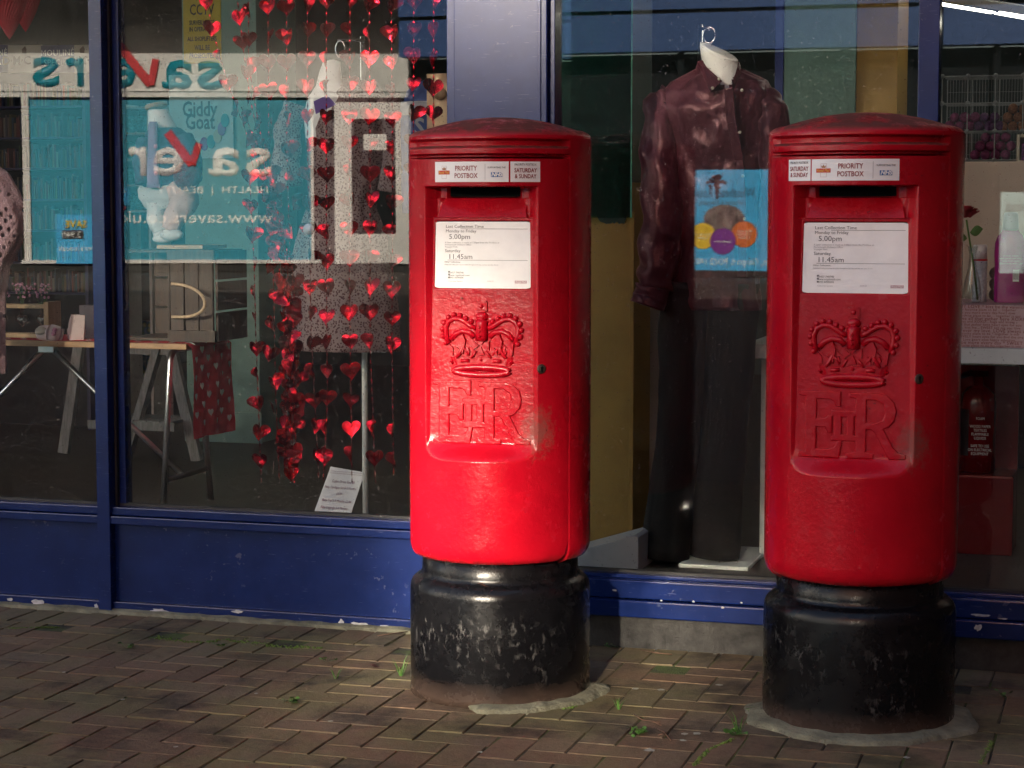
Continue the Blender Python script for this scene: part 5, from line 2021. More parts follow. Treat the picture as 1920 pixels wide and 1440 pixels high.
# ------------------------------------------------------------------ display pieces behind the right window
# ochre pillar with dark green paint above
OYc = 6.62
oc = thing('ochre_pillar', 'ochre pillar with ragged dark green paint above, behind the glass', 'pillar', (at(1130, 1040, OYc).x, OYc, FLOOR))
ox0, ox1 = at(1050, 700, OYc).x, at(1181, 700, OYc).x
zg = at(1140, 398, OYc).z
bx('shaft', gold_wall, oc, ox0, ox1, OYc, OYc + .3, FLOOR, zg + .1, .002)
bx('edge_bead', gold_wall, oc, ox1 + .0005, ox1 + .014, OYc - .006, OYc + .012, FLOOR, zg, .002)
n = 44
pl = []
rp = random.Random(9)
for k in range(n + 1):
    u = k / n
    e = zg - .012 - (.022 * sstep(.52, .6, u) * (1 - sstep(.9, .96, u))) + rp.uniform(-.006, .003)
    pl.append((lerp(ox0, ox1, u), e))
MB().prism(pl + [(ox1, 3.18), (ox0, 3.18)], OYc - .004, OYc - .0005).build('green_paint', green_dark, oc)
bx('upper_shaft', green_dark, oc, ox0, ox1, OYc + .0005, OYc + .3, zg + .1005, 3.19, 0)
gls = thing('glass_screen', 'green edged glass screen beside the ochre pillar', 'glass screen', (ox1 + .01, OYc - .03, zg))
MB().box(ox0 - .15, at(1183, 200, OYc - .03).x, OYc - .034, OYc - .028, at(1180, 408, OYc).z, 3.19).build('pane', glass_mat('green_glass', (.55, .78, .72), 1.3), gls)
MB().box(at(1183, 200, OYc - .03).x + .0005, at(1183, 200, OYc - .03).x + .005, OYc - .034, OYc - .028, at(1180, 408, OYc).z, 3.19).build('edge', M('glass_edge_green', (.12, .42, .30), .25, amp=.3, scale=30), gls)
pb_ = thing('white_foot_block', 'white block at the foot of the ochre pillar', 'block', (at(1140, 1060, 6.45).x, 6.45, FLOOR))
MB().prism([(at(1040, 1060, 6.4).x, FLOOR), (at(1197, 1060, 6.4).x, FLOOR), (at(1197, 1015, 6.4).x, at(1197, 1008, 6.4).z), (at(1188, 1008, 6.4).x, at(1188, 1004, 6.4).z), (at(1060, 1034, 6.4).x, at(1060, 1038, 6.4).z)], 6.4, 6.61).build('block', whitep, pb_, .003)

# man's display form
SY = 6.62
mf = thing('shirt_form', 'white headless display form in a plum satin shirt and black trousers', 'mannequin', (at(1330, 1045, SY).x, SY, FLOOR))
nk = garment([(1347, 91, 3), (1347, 92, 34), (1348, 98, 36), (1350, 118, 33), (1352, 138, 33), (1350, 175, 44)], SY - .02, .8, 32)
zn0, zn1 = at(1348, 125, SY).z, at(1348, 97, SY).z
for p_ in nk.v:
    if p_.z > zn0:
        p_.z -= (p_.x - at(1348, 100, SY).x) * .42 * (p_.z - zn0) / (zn1 - zn0) + .35 * (p_.y - SY) * -.5 * (p_.z - zn0) / (zn1 - zn0)
nk.build('neck', form_white, mf)
rc = at(1330, 66, SY)
MB().tube([rc + Vector((math.cos(a) * .02, 0, math.sin(a) * .026)) for a in [k * math.pi / 10 for k in range(21)]], .0028, 6).build('hanging_ring', chrome, mf)
sb_ = garment([(1346, 128, 34), (1346, 138, 56), (1346, 152, 88), (1345, 172, 106), (1344, 200, 113), (1342, 240, 108), (1340, 300, 100), (1336, 380, 94), (1334, 460, 92), (1334, 530, 94), (1334, 580, 92)], SY, .52, 80, .007, 9, 2, 6, crumple=.017)
def throat(b):
    keep = []
    for q in b.f:
        c_ = sum((b.v[i] for i in q), Vector()) / len(q)
        x, y = pix(c_)
        cut = c_.y < SY + .02 and y < 172 and 1366 - (172 - y) * .80 < x < 1366 + (172 - y) * .34
        if not cut and not (len(q) > 8 and y < 200):
            keep.append(q)
    b.f = keep
    b.s = [True] * len(keep)
    return b


throat(sb_).build('shirt', SATIN, mf, recalc=False)
sleeve([(1262, 178, -.01), (1243, 200, -.02), (1236, 260, -.05), (1240, 340, -.07), (1240, 430, -.08), (1234, 500, -.09), (1226, 540, -.1)], [24, 33, 33, 35, 37, 36, 30], SY, .011, 28, seed=4).build('shirt_sleeve', SATIN, mf)
sleeve([(1224, 536, -.1), (1220, 556, -.1), (1214, 574, -.105)], [31, 31, 32], SY, .004, 24, seed=2).build('cuff', SATIN, mf)
sleeve([(1430, 178, -.01), (1446, 210, -.02), (1452, 280, -.04), (1452, 400, -.04), (1440, 520, -.06)], [24, 30, 28, 28, 26], SY, .012, 28, seed=7).build('shirt_sleeve', SATIN, mf)
# collar
def collar_flap(p):
    q_ = [at(*c) for c in p]
    b = MB().add(q_ + [v_ + Vector((0, .006, 0)) for v_ in q_], [(0, 1, 2, 3), (7, 6, 5, 4), (0, 4, 5, 1), (1, 5, 6, 2), (2, 6, 7, 3), (3, 7, 4, 0)])
    b.build('collar', SATIN, mf, .002)


collar_flap([(1306, 116, SY - .055), (1318, 120, SY - .09), (1354, 152, SY - .135), (1331, 172, SY - .13)])
collar_flap([(1374, 172, SY - .135), (1372, 158, SY - .14), (1383, 124, SY - .085), (1390, 136, SY - .075)])
throat(garment([(1347, 114, 38), (1347, 124, 41), (1346, 140, 44)], SY, .8, 32, cap=False)).build('collar_stand', SATIN, mf, recalc=False)
pts = [at(1366, 165, SY - .142), at(1372, 230, SY - .128), at(1386, 300, SY - .112), at(1392, 400, SY - .11), at(1392, 520, SY - .11)]
b = MB()
for a, c in zip(pts[:-1], pts[1:]):
    b.beam(a, c, .03, .008, (0, 1, 0))
b.build('placket', SATIN, mf, .002)
for px0, py0, yy in ((1348, 148, SY - .142), (1336, 165, SY - .142), (1391, 169, SY - .14), (1387, 248, SY - .142), (1393, 330, SY - .13), (1396, 410, SY - .13)):
    MB().ball(at(px0, py0, yy), (.0055, .0025, .0055), 12, 6).build('button', cream, mf)
sleeve([(1290, 530, 0), (1282, 640, -.01), (1276, 760, -.01), (1262, 900, -.01), (1246, 1046, -.02)], [52, 46, 40, 42, 45], SY, .006, 28, seed=3).build('trouser_leg', black_cloth, mf)
sleeve([(1372, 530, 0), (1368, 640, 0), (1362, 760, 0), (1350, 900, 0), (1338, 1042, 0)], [54, 50, 44, 45, 47], SY + .02, .006, 28, seed=6).build('trouser_leg', black_cloth, mf)
hook = at(1313, 100, SY + .16)
st2 = thing('display_stand', 'chrome pole display stand behind the plum satin shirt', 'stand', (hook.x, SY + .16, FLOOR))
MB().tube([(hook.x, SY + .16, FLOOR + .015), (hook.x, SY + .16, at(1313, 46, SY + .16).z)], .009, 10).build('pole', chrome, st2)
MB().tube([(hook.x, SY + .16, at(1313, 54, SY + .16).z), at(1330, 54, SY)], .006, 8).build('hook_arm', chrome, st2)
bx('base_plate', whitep, st2, at(1290, 1050, SY + .05).x, at(1418, 1045, SY + .05).x, SY - .1, SY + .3, FLOOR + .0005, FLOOR + .014, .003)

# boards and table
wbd = thing('white_board', 'tall white board behind the plum shirt sleeve', 'board', (at(1205, 880, 7.0).x, 7.0, FLOOR))
bx('sheet', whitep, wbd, at(1188, 600, 7.0).x, at(1250, 600, 7.0).x, 7.0, 7.03, FLOOR, at(1205, 327, 7.0).z, .002)
cbd = thing('cream_board', 'cream back board behind the rose and bottles', 'board', (at(1850, 700, 7.55).x, 7.55, FLOOR))
bx('sheet', cream, cbd, at(1700, 500, 7.55).x, 1.2, 7.55, 7.58, at(1850, 640, 7.55).z, at(1850, 303, 7.55).z, .002)
for px0 in (1702, 2150):
    bx('leg', white_wood, cbd, at(px0, 500, 7.55).x, at(px0, 500, 7.55).x + .04, 7.5805, 7.61, FLOOR, at(1850, 320, 7.55).z, .002)
DY0, DY1 = 6.75, 7.4
dz1 = at(1860, 654, DY0).z
tx0 = at(1395, 650, DY0).x
wt = thing('white_table', 'white display table behind the right hand post box', 'table', (tx0 + .8, DY0 + .3, FLOOR))
bx('tabletop', whitep, wt, tx0, 1.6, DY0, DY1, dz1 - .05, dz1, .003)
for a, c in ((tx0 + .05, DY0 + .05), (tx0 + .05, DY1 - .1), (1.5, DY0 + .05), (1.5, DY1 - .1)):
    bx('leg', whitep, wt, a, a + .05, c, c + .05, FLOOR, dz1 - .0505, .003)

# gift wrapped block, printed with words
gb = thing('wrapped_block', 'pink wrapped block printed with red love words on the table', 'gift box', (at(1860, 650, 6.8).x, 6.85, dz1))
gx0_, gx1_ = at(1770, 620, 6.8).x, at(2010, 620, 6.8).x
gz_ = at(1860, 572, 6.8).z
bx('block', wrap_pink, gb, gx0_, gx1_, 6.8, 7.2, dz1 + .0006, gz_, .003)
wl = ['MY LOVE ♥ kiss be my valentine', 'our favorite place to be ... together', 'love you more every day heart eyes', 'favorite place to be ... together is our', 'love all that gather here XOXO... find', 'kisses and XOXO... hugs and kisses', 'all that gather here heart eyes for you', 'me, kiss me... SWEET tell me you love', 'forever my love. LOVE always and', 'favorite place to be ♥ together is our', 'LOVELY heart eyes for you find the one', 'day Love heart eyes happy valentine', 'you more every day ♥ SWEET I love', 'favorite place to be my together is our']
hh = gz_ - dz1
for k, s_ in enumerate(wl):
    sz = .0155 if k % 4 == 0 else .0118
    text(s_.replace('♥', '*'), sz, (at(1798, 620, 6.8).x - .004 * (k % 3), 6.7985, gz_ - hh * (k + .6) / 14.2), red_ink, gb, name='printed_words', align='LEFT', extr=.0001, sx=1.0, space=1.08)
tp = MB().add([(gx0_ + .002, 6.802, gz_ + .0008), (gx1_ - .002, 6.802, gz_ + .0008), (gx1_ - .002, 7.198, gz_ + .0008), (gx0_ + .002, 7.198, gz_ + .0008)], [(0, 1, 2, 3)])
gmat = M('speckled_wrap', (.45, .26, .27), .7, amp=.5, scale=140)
tp.build('wrap_top', gmat, gb)

# vase with rose, spray can, bottle
vz = gz_ + .0015
VY = 6.92
vc = at(1822, 570, VY)
va = thing('bud_vase', 'clear glass bud vase on the pink wrapped block', 'vase', (vc.x, VY, vz))
k_ = mpx(1, 1822, 500, VY)
hv = (at(1822, 462, VY).z - vz)
MB().lathe([(.015 * 1.7, vz), (.030, vz + .006), (.032, vz + hv * .15), (.026, vz + hv * .38), (.014, vz + hv * .62), (.011, vz + hv * .85), (.017, vz + hv), (.0155, vz + hv), (.0095, vz + hv * .85), (.0125, vz + hv * .62), (.024, vz + hv * .38), (.029, vz + hv * .15), (.02, vz + .012)], 28, (vc.x, VY, 0)).build('body', clear, va)
ro = thing('red_rose', 'single red rose standing in the bud vase', 'rose', (vc.x, VY, vz))
stem = [at(1833, 562, VY), at(1826, 500, VY), at(1818, 450, VY), at(1812, 412, VY)]
MB().tube(stem, .0032, 8).build('stem', leaf_g, ro)
hd = at(1810, 396, VY)
rz_ = random.Random(3)
for ring_, (cnt, rr_, tilt_) in enumerate(((3, .010, 8), (4, .017, 22), (5, .024, 40), (6, .03, 60))):
    for k in range(cnt):
        a = 2 * math.pi * k / cnt + ring_ * .7
        pet = MB().grid(5, 4, lambda u, v: Vector(((u - .5) * .034 * (1 - .3 * (v - .6) ** 2 * 3), -.008 * (1 - (2 * u - 1) ** 2) - .006 * v * v, v * .036)))
        pet.move(Matrix.Translation(hd + Vector((0, 0, -.016))) @ Matrix.Rotation(a, 4, 'Z') @ Matrix.Translation((0, -rr_ * .45, 0)) @ Matrix.Rotation(R(tilt_ * .8), 4, 'X'))
        pet.build('petal', rose_red, ro, recalc=False)
for sx_, sz_, rr2 in ((1, 433, 20), (-1, 444, -30)):
    c = at(1816 + sx_ * 3, sz_ + 3, VY)
    lf = MB().grid(6, 6, lambda u, v: Vector((v * .042 * sx_, -.006 * math.sin(v * 3), (u - .5) * .036 * math.sin(math.pi * min(1, v * .97 + .03)) + .012 * v)))
    lf.move(Matrix.Translation(c)).build('leaf', leaf_g, ro, recalc=False)
sc_c = at(1836, 560, 7.0)
ca = thing('spray_can', 'white spray can with a red band behind the bud vase', 'can', (sc_c.x, 7.0, vz))
hcan = at(1836, 459, 7.0).z - vz
MB().lathe([(.024, vz), (.0245, vz + .003), (.0245, vz + hcan * .72)], 24, (sc_c.x, 7.0, 0)).build('body', M('can_print', (.5, .5, .52), .4, amp=.3, scale=90), ca)
MB().lathe([(.0248, vz + hcan * .72), (.0248, vz + hcan * .75)], 24, (sc_c.x, 7.0, 0)).build('band', sign_red, ca)
MB().lathe([(.0235, vz + hcan * .75), (.0235, vz + hcan * .98), (.02, vz + hcan), (.001, vz + hcan)], 24, (sc_c.x, 7.0, 0)).build('cap', white_print, ca)
bc = at(1892, 570, 6.95)
bo = thing('pink_bottle', 'magenta plastic bottle with grey cap on the wrapped block', 'bottle', (bc.x, 6.95, vz))
hb = at(1892, 398, 6.95).z - vz
wbm = mpx(30, 1892, 500, 6.95)
rings = []
for u, w in ((0, .92), (.02, .98), (.15, 1), (.4, .96), (.55, 1.0), (.66, .96), (.74, .8), (.79, .55), (.81, .5)):
    rings.append([Vector((bc.x + wbm * w * math.cos(2 * math.pi * k / 28), 6.95 + wbm * .6 * w * math.sin(2 * math.pi * k / 28), vz + hb * u)) for k in range(28)])
MB().loft(rings).build('body', pink_plastic, bo)
MB().lathe([(.024, vz + hb * .8), (.026, vz + hb * .82), (.024, vz + hb * .97), (.02, vz + hb), (.001, vz + hb)], 24, (bc.x, 6.95, 0)).build('cap', M('grey_cap', (.22, .2, .21), .3, amp=.1), bo)
text('shower cream\nwash gently and rinse\nkeep from eyes\n250ml made with care', .0085, (bc.x + .004, 6.95 - wbm * .6 - .003, vz + hb * .48), M('pale_label_ink', (.45, .25, .38), .5, amp=0), bo, extr=.0001)
bx('barcode_label', white_print, bo, bc.x + .012, bc.x + .032, 6.95 - wbm * .6 - .0035, 6.95 - wbm * .6 - .002, vz + hb * .24, vz + hb * .37, 0)
for k in range(6):
    bx('barcode_line', black_ink, bo, bc.x + .0135 + k * .003, bc.x + .0148 + k * .003, 6.95 - wbm * .6 - .0042, 6.95 - wbm * .6 - .0036, vz + hb * .26, vz + hb * .36, 0)
fm = thing('scalloped_frame', 'small grey scalloped frame behind the magenta bottle', 'frame', (at(1862, 560, 7.05).x, 7.05, vz))
b = MB()
for k in range(3):
    b.ball((at(1866, 560, 7.05).x, 7.05, vz + .022 + k * .036), (.022, .008, .022), 14, 8)
b.build('frame', M('grey_frame', (.14, .12, .11), .4, amp=.1), fm)

# fire extinguisher under the table
XY = 7.15
xc = at(1832, 880, XY)
zf = FLOOR
fe = thing('fire_extinguisher', 'red fire extinguisher in a red stand under the white table', 'fire extinguisher', (xc.x, XY, zf))
zbt = at(1832, 884, XY).z
ztp = at(1832, 722, XY).z
rr_ = mpx(34, 1832, 800, XY)
MB().lathe([(.02, zbt), (rr_, zbt + .005), (rr_, ztp - .06), (rr_ * .92, ztp - .03), (rr_ * .6, ztp - .006), (.018, ztp), (.018, ztp + .03), (.001, ztp + .03)], 32, (xc.x, XY, 0)).build('cylinder', ext_red, fe)
bx('valve', void, fe, xc.x - .03, xc.x + .03, XY - .012, XY + .012, ztp + .0305, ztp + .05, .003)
MB().tube([(xc.x - .02, XY - .01, ztp + .045), (xc.x - .09, XY - .02, ztp + .02), (xc.x - .1, XY - .03, ztp - .1), (xc.x - .095, XY - .03, ztp - .3)], .011, 8).build('hose', void, fe)
b = MB()
b.grid(8, 1, lambda u, v: Vector((xc.x + (rr_ + .0012) * math.sin(lerp(-1.25, -.45, u)), XY - (rr_ + .0012) * math.cos(lerp(-1.25, -.45, u)), lerp(zbt + .06, ztp - .08, v))))
b.build('label_panel', black_ink, fe, recalc=False)
text('FOAM\n\nWOOD PAPER\nTEXTILES\nFLAMMABLE\nLIQUIDS\n\nSAFE TO USE\nON ELECTRICAL\nEQUIPMENT', .0135, (xc.x + .012, XY - rr_ - .003, zbt + .13), white_print, fe, sx=.8, extr=.0001)
bx('stand_back', ext_red, fe, xc.x - .12, xc.x + .13, XY + .12, XY + .14, zf, at(1832, 690, XY).z, .003)
bx('stand_base', ext_red, fe, xc.x - .12, xc.x + .13, XY - .09, XY + .1195, zf, zbt, .01)

# pastel column and beam further in
PY = 8.5
pcx0, pcx1, pcx2 = at(1469, 150, PY).x, at(1604, 150, PY).x, at(1682, 150, PY).x
pco = thing('pastel_column', 'pale green column with an ochre side further inside the shop', 'column', ((pcx0 + pcx2) / 2, PY, FLOOR))
bx('mint_face', mint, pco, pcx0, pcx1, PY, PY + .4, FLOOR, 3.19, .003)
bx('ochre_face', gold_wall, pco, pcx1 + .001, pcx2, PY + .01, PY + .4, FLOOR, 3.19, .003)
bx('blue_edge', M('bright_blue_edge', (.03, .06, .3), .5, amp=0), pco, pcx0 - .035, pcx0 - .001, PY - .01, PY + .3, FLOOR, 3.19, .002)

# wire cube shelving with yarn
NY = 10.2
ws = thing('wire_shelving', 'white wire grid shelving for yarn inside the shop', 'shelving', (at(1850, 500, NY).x, NY, FLOOR))
cellx = [at(p, 200, NY).x for p in (1766, 1814, 1866, 1918, 1970, 2022)]
cellz = [at(1850, p, NY).z for p in (142, 193, 246, 300, 354)] + [FLOOR + .02]
for x in cellx:
    MB().tube([(x, NY, FLOOR), (x, NY, cellz[0])], .003, 5).build('upright', wire_m, ws)
    MB().tube([(x, NY + .3, FLOOR), (x, NY + .3, cellz[0])], .003, 5).build('upright', wire_m, ws)
    for z in cellz[:-1]:
        MB().ball((x, NY, z), .012, 8, 6).build('joint', wire_m, ws)
b = MB()
for z in cellz:
    MB().tube([(cellx[0], NY, z), (cellx[-1], NY, z)], .003, 5).build('rail', wire_m, ws)
for k in range(0, 46):
    x = lerp(cellx[0], cellx[-1], k / 45)
    b.tube([(x, NY + .3, cellz[0]), (x, NY + .3, cellz[-1])], .0012, 4)
for k in range(0, 30):
    z = lerp(cellz[0], cellz[-1], k / 29)
    b.tube([(cellx[0], NY + .3, z), (cellx[-1], NY + .3, z)], .0012, 4)
for z in cellz:
    for k in range(7):
        b.tube([(cellx[0], NY + .05 * k, z), (cellx[-1], NY + .05 * k, z)], .0012, 4)
tag(b.build('wire_grid', wire_m, ws), kind='stuff')
rb_ = mpx(9.5, 1850, 250, NY)


def heap(px0, py0, counts, m_, lab, grp):
    zz = at(px0, py0, NY).z
    for r_, cnt in enumerate(counts):
        for k in range(cnt):
            p = at(px0, py0, NY - .02)
            yarn_ball(lab, (p.x + (k + (r_ * .5 if len(counts) > 2 or r_ else 0)) * rb_ * 2.02, NY + .05 + random.uniform(-.01, .01), zz + rb_ * 1.05 + r_ * rb_ * 1.75), rb_ * random.uniform(.96, 1.08), m_, grp)


heap(1778, 246, (4, 3), yarn_pink, 'pink yarn ball in the heap on the wire shelf', 'pink yarn heap')
heap(1834, 246, (3, 2), yarn_purp, 'dull purple yarn ball on the wire shelf between pink and peach', 'purple yarn heap')
heap(1878, 246, (3, 3, 2), yarn_peach, 'peach yarn ball piled at the right end of the wire shelf', 'peach yarn heap')
heap(1826, 300, (4, 4, 3), yarn_pink, 'magenta yarn ball stacked on the lower wire shelf', 'magenta yarn stack')
bk = thing('book_case', 'small pale bookcase at the right edge of the window', 'bookcase', (at(1925, 300, 9.2).x, 9.2, FLOOR))
bx('side', cream, bk, at(1906, 280, 9.2).x, at(1912, 280, 9.2).x, 9.2, 9.5, FLOOR, at(1910, 252, 9.2).z, .002)
bx('top', cream, bk, at(1912, 280, 9.2).x + .001, at(1975, 280, 9.2).x, 9.2, 9.5, at(1910, 258, 9.2).z, at(1910, 252, 9.2).z, .002)
bx('back', dark_glass, bk, at(1912, 280, 9.2).x + .001, at(1975, 280, 9.2).x, 9.48, 9.499, FLOOR, at(1910, 259, 9.2).z, 0)
bx('shelf', cream, bk, at(1912, 280, 9.2).x + .001, at(1975, 280, 9.2).x, 9.2, 9.479, at(1910, 306, 9.2).z, at(1910, 301, 9.2).z, 0)
for k in range(4):
    xk = at(1913, 280, 9.2).x + .004 + k * .022
    o = bx('book', [yarn_purp, black_cloth, purple_m, navy_knit][k], None, xk, xk + .02, 9.22, 9.4, at(1910, 301, 9.2).z + .001, at(1910, 268 + k, 9.2).z, .001)
    tag(o, ['purple book at the left of the bookcase', 'black book in the bookcase by the window edge', 'violet book in the bookcase by the window edge', 'navy book at the right edge of the photo'][k], 'book', 'books in the bookcase')

# lit ceiling tubes
la = at(1762, 9, 9.6)
for k in range(2):
    y_ = 8.2 + k * 3
    for j in range(2):
        xx = -4.6 + j * 4.2
        t = thing('ceiling_light', 'lit twin tube ceiling light, %s row and %s column inside the shop' % (('front', 'back')[k], ('left', 'right')[j]), 'light', (xx, y_, 3.1), group='ceiling tube lights')
        bx('housing', whitep, t, xx - .06, xx + .06, y_ - .7, y_ + .7, 3.14, 3.199, 0)
        for s_ in (-.03, .03):
            MB().tube([(xx + s_, y_ - .68, 3.12), (xx + s_, y_ + .68, 3.12)], .013, 5).build('tube', tube_m, t)
lt = thing('ceiling_light', 'lit twin tube light hanging low at the top right', 'light', at(1840, 16, 9.0), group='ceiling tube lights')
for px0, py0, px1, py1 in ((1762, 6, 1866, 24), (1764, 9, 1858, 24), (1874, 23, 1990, 42), (1866, 25, 1985, 46)):
    a, c = at(px0, py0, 8.9 if px0 < 1870 else 8.4), at(px1, py1, 8.4 if px0 < 1870 else 7.9)
    MB().tube([a, c], .0045, 5).build('tube', tube_m, lt)
a, c = at(1762, 7, 8.9), at(1990, 44, 7.9)
MB().beam(a + Vector((0, 0, .03)), c + Vector((0, 0, .03)), .05, .03).build('housing', whitep, lt)
for p in (a, c):
    MB().tube([p + Vector((0, 0, .04)), (p.x, p.y, 3.2)], .003, 5).build('hanger', wire_m, lt)

# shopper inside, half hidden by the sleeve
HY = 9.2
hp_ = at(1216, 232, HY)
pe = thing('person', 'person in dark coat and red scarf bending forward behind the plum sleeve', 'person', (hp_.x + .1, HY, FLOOR))
zh = hp_.z
bx0 = hp_.x + .03
me = bpy.data.meshes.new('person_body')
V = [(bx0 + .12, HY, FLOOR + .85), (bx0 + .12, HY, FLOOR + 1.1), (bx0 + .09, HY, zh - .28), (bx0 + .06, HY, zh - .17), (bx0 + .03, HY, zh - .08), (bx0 - .0, HY, zh), (bx0 + .01, HY, zh + .08),
     (bx0 + .1, HY - .19, zh - .27), (bx0 + .05, HY - .22, zh - .52), (bx0 - .14, HY - .18, zh - .68), (bx0 + .1, HY + .19, zh - .27), (bx0 + .05, HY + .22, zh - .52), (bx0 - .14, HY + .18, zh - .68),
     (bx0 + .13, HY - .1, FLOOR + .78), (bx0 + .1, HY - .1, FLOOR + .45), (bx0 + .12, HY - .1, FLOOR + .06), (bx0 + .0, HY - .1, FLOOR + .03), (bx0 + .13, HY + .1, FLOOR + .78), (bx0 + .16, HY + .1, FLOOR + .45), (bx0 + .18, HY + .1, FLOOR + .06), (bx0 + .06, HY + .1, FLOOR + .03)]
Eg = [(0, 1), (1, 2), (2, 3), (3, 4), (4, 5), (5, 6), (2, 7), (7, 8), (8, 9), (2, 10), (10, 11), (11, 12), (0, 13), (13, 14), (14, 15), (15, 16), (0, 17), (17, 18), (18, 19), (19, 20)]
RD = [.15, .15, .14, .06, .065, .082, .075, .075, .05, .035, .075, .05, .035, .09, .065, .045, .035, .09, .065, .045, .035]
me.from_pydata([Vector(v) - ORG[pe.name] for v in V], Eg, [])
body = link('body', me, pe)
me.materials.append(coat_m)
sk = body.modifiers.new('skin', 'SKIN')
for i, r in enumerate(RD):
    me.skin_vertices[0].data[i].radius = (r, r)
me.skin_vertices[0].data[0].use_root = True
body.modifiers.new('sub', 'SUBSURF').render_levels = 2
hb_ = MB()
hb_.ball((bx0 + .0, HY, zh + .0), (.092, .075, .118), 24, 16)
for i, v in enumerate(hb_.v):
    dx, dz = v.x - bx0, v.z - zh
    if dx < -.05 and abs(v.y - HY) < .02 and -.05 < dz < .0:
        v.x -= .028 * (1 - abs(v.y - HY) / .02)
hb_.ball((bx0 - .088, HY, zh - .068), (.012, .022, .007), 10, 6)
hb_.ball((bx0 - .07, HY, zh - .095), (.025, .03, .02), 10, 6)
for s_ in (-1, 1):
    hb_.ball((bx0 + .015, HY + s_ * .076, zh - .01), (.018, .01, .03), 10, 6)
hb_.build('face', skin_m, pe)
for s_ in (-1, 1):
    MB().ball((bx0 - .078, HY + s_ * .03, zh + .008), (.01, .014, .008), 10, 6).build('eye', black_ink, pe)
MB().ball((bx0 + .03, HY, zh + .045), (.105, .09, .105), 20, 12).build('hair', hair_m, pe)
garment([(1222, 282, 16), (1222, 300, 26), (1226, 330, 34)], HY, .9, 20, .003).build('scarf', rose_red, pe)

# carton on the floor behind the trousers
cbx = thing('cardboard_box', 'small cardboard box on the floor behind the black trousers', 'box', (at(1196, 980, 7.3).x, 7.3, FLOOR))
bx('carton', cardboard, cbx, at(1185, 900, 7.3).x, at(1215, 900, 7.3).x, 7.25, 7.5, FLOOR + .0005, at(1195, 885, 7.3).z, .003)
bx('tape', cream, cbx, at(1198, 900, 7.3).x, at(1206, 900, 7.3).x, 7.248, 7.5, at(1195, 885, 7.3).z + .0002, at(1195, 885, 7.3).z + .001, 0)

# ------------------------------------------------------------------ small growth and litter on the pavement
def sprig(px0, py0, kind, label, s=1.0, seed=0):
    c = fl(px0, py0, .0)
    rs_ = random.Random(seed)
    b = MB()
    if kind == 'grass':
        for k in range(9):
            a = rs_.uniform(0, 6.28)
            L = rs_.uniform(.03, .06) * s
            d = Vector((math.cos(a), math.sin(a), 0))
            p0 = c + d * .004
            p1 = p0 + d * L * .3 + Vector((0, 0, L * .7))
            p2 = p0 + d * L * .7 + Vector((0, 0, L))
            w = Vector((-d.y, d.x, 0)) * .0018
            b.add([p0 - w, p0 + w, p1 + w * .8, p1 - w * .8, p2], [(0, 1, 2, 3), (3, 2, 4)])
    else:
        for k in range(22 if kind == 'clover' else 7):
            a = rs_.uniform(0, 6.28)
            d = rs_.uniform(.005, .03) * s
            h = rs_.uniform(.004, .016) * s
            q = c + Vector((math.cos(a) * d, math.sin(a) * d, h))
            r_ = rs_.uniform(.004, .008) * s
            tl_ = Matrix.Rotation(rs_.uniform(-.6, .6), 3, 'X') @ Matrix.Rotation(rs_.uniform(-.6, .6), 3, 'Y')
            ring = [q + tl_ @ Vector((r_ * math.cos(j * 1.047), r_ * math.sin(j * 1.047), 0)) for j in range(6)]
            b.add([c + Vector((0, 0, .001))] + ring, [(1, 2, 3, 4, 5, 6)] + [(0, 1, 2)])
    o = b.build('weed' if kind != 'grass' else 'grass_tuft', leaf_g, recalc=False)
    tag(o, label, 'weed' if kind != 'grass' else 'grass', 'weeds in the paving joints')


sprig(752, 1268, 'grass', 'thin grass blades at the left foot of the box by the hearts', 1, 1)
sprig(1385, 1376, 'grass', 'grass tuft at the left foot of the box by the rose', 1.2, 2)
sprig(1380, 1378, 'clover', 'leafy weed mixed with the grass tuft by the mortar ring', 1, 3)
sprig(1195, 1377, 'clover', 'bright round leaved weed between the two post boxes', 1.1, 4)
sprig(1160, 1330, 'grass', 'short grass blades right of the green tinged mortar', .7, 5)
sprig(1880, 1308, 'weed', 'tiny weed in the joint right of the box by the rose', 1, 6)
sprig(1147, 1216, 'weed', 'tiny weed at the black plinth between the boxes', 1, 7)
sprig(1415, 1338, 'clover', 'dark weed tucked against the black base by the mortar ring', .9, 12)
sprig(236, 1215, 'weed', 'small weed in the joint near the mullion foot', 1, 8)
sprig(417, 1214, 'weed', 'small weed on the moss line under the blue riser', 1, 9)
sprig(612, 1242, 'weed', 'leafy seedling in the joint left of the post boxes', 1.1, 10)
sprig(630, 1272, 'grass', 'sparse grass sprout between pavers below the seedling', .6, 11)
sprig(545, 1318, 'clover', 'flat weed in the joint near the front of the pavement', .8, 13)


def moss_strip(pts, w, name, label, seed):
    rs_ = random.Random(seed)
    b = MB()
    for (a, c) in zip(pts[:-1], pts[1:]):
        p, q = fl(*a, 0), fl(*c, 0)
        L = (q - p).length
        for k in range(int(L / .0022)):
            t = rs_.random()
            g_ = p.lerp(q, t) + Vector((rs_.gauss(0, w), rs_.gauss(0, w), 0))
            b.ball(g_, (rs_.uniform(.002, .005), rs_.uniform(.002, .005), rs_.uniform(.001, .003)), 6, 3)
    tag(b.build(name, moss_g), label, 'moss', kind='stuff')


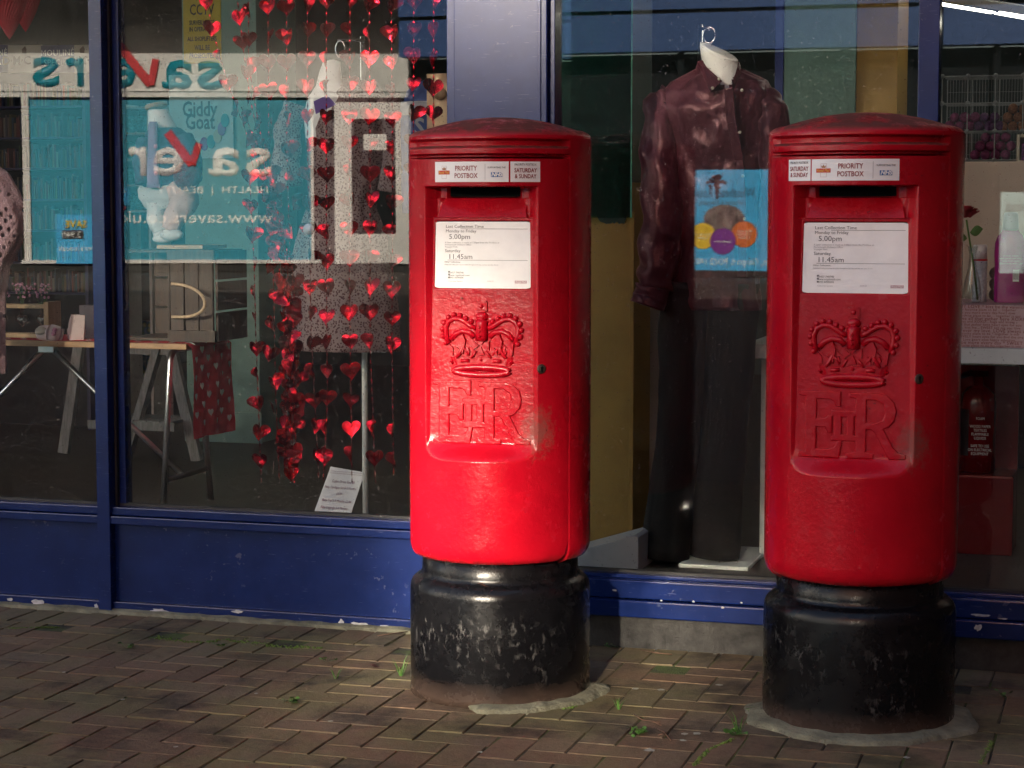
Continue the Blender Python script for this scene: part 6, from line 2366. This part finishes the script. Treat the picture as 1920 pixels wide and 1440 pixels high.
moss_strip([(290, 1195), (370, 1205), (420, 1200), (480, 1205), (520, 1212), (600, 1214)], .010, 'moss', 'bright moss line in the joints below the blue riser', 1)
moss_strip([(1010, 1318), (1060, 1330), (1110, 1310), (1138, 1290)], .004, 'moss', 'moss along the green tinged mortar edge', 2)
moss_strip([(1300, 1435), (1330, 1405), (1375, 1385)], .003, 'moss', 'moss in a joint before the box by the rose', 3)
moss_strip([(1838, 1432), (1860, 1390)], .003, 'moss', 'moss in a joint right of the mortar ring', 4)
moss_strip([(20, 1178), (70, 1176), (110, 1176)], .004, 'moss', 'moss patch near the left edge below the riser', 5)


def twig(pts, label):
    b = MB()
    for l in pts:
        b.tube([fl(x, y, .006) for x, y in l], .0016, 5)
    tag(b.build('twig', twig_m), label, 'twig', 'twigs and litter on the paving')


twig([[(1188, 1339), (1205, 1350), (1225, 1352), (1240, 1360)], [(1222, 1353), (1238, 1354)]], 'dry brown twig between the boxes, nearer the shop')
twig([[(1230, 1365), (1245, 1372), (1258, 1388)], [(1234, 1378), (1250, 1374)]], 'dry forked twig between the boxes, nearer the kerb')
twig([[(1200, 1218), (1230, 1224), (1260, 1227)]], 'thin red twig along the black plinth')
twig([[(708, 1192), (735, 1188), (766, 1184)]], 'dark twig against the foot of the blue riser')
for px0, py0, m_, lab in ((700, 1250, M('dead_leaf', (.10, .03, .02), .8, amp=.3), 'small dead red leaf on the paving left of the boxes'), (980, 1063, MATS['dead_leaf'], 'scrap of brown leaf on the neck of the box by the hearts')):
    c = fl(px0, py0, .004) if py0 > 1100 else Vector((-1.61, 4.998, .324))
    b = MB().grid(4, 4, lambda u, v: c + Vector(((u - .5) * .035, (v - .5) * .02 * math.sin(math.pi * (u * .9 + .05)), .004 * math.sin(u * 5) + .003)))
    tag(b.build('dead_leaf', m_, recalc=False), lab, 'leaf', 'twigs and litter on the paving')

# pale lichen and gum spots trodden onto the bricks
lm = M('pale_lichen', (.30, .30, .25), .9, amp=.3, scale=90)
rl = random.Random(31)
for px0, py0, r_ in ((1240, 1293, 9), (1192, 1291, 8), (1349, 1284, 8), (1284, 1376, 8), (1306, 1375, 9), (1218, 1406, 12), (1281, 1388, 7), (1340, 1226, 5), (480, 1300, 6), (230, 1311, 5), (620, 1352, 6), (900, 1410, 6), (330, 1400, 5), (1700, 1420, 7), (120, 1260, 5)):
    c = fl(px0, py0, .0022)
    rr_ = r_ * .0014
    MB().add([c + Vector((rr_ * rl.uniform(.6, 1.1) * math.cos(k * .628), rr_ * rl.uniform(.6, 1.1) * math.sin(k * .628), 0)) for k in range(10)], [tuple(range(10))]).build('lichen_spot', lm, pave, recalc=False)
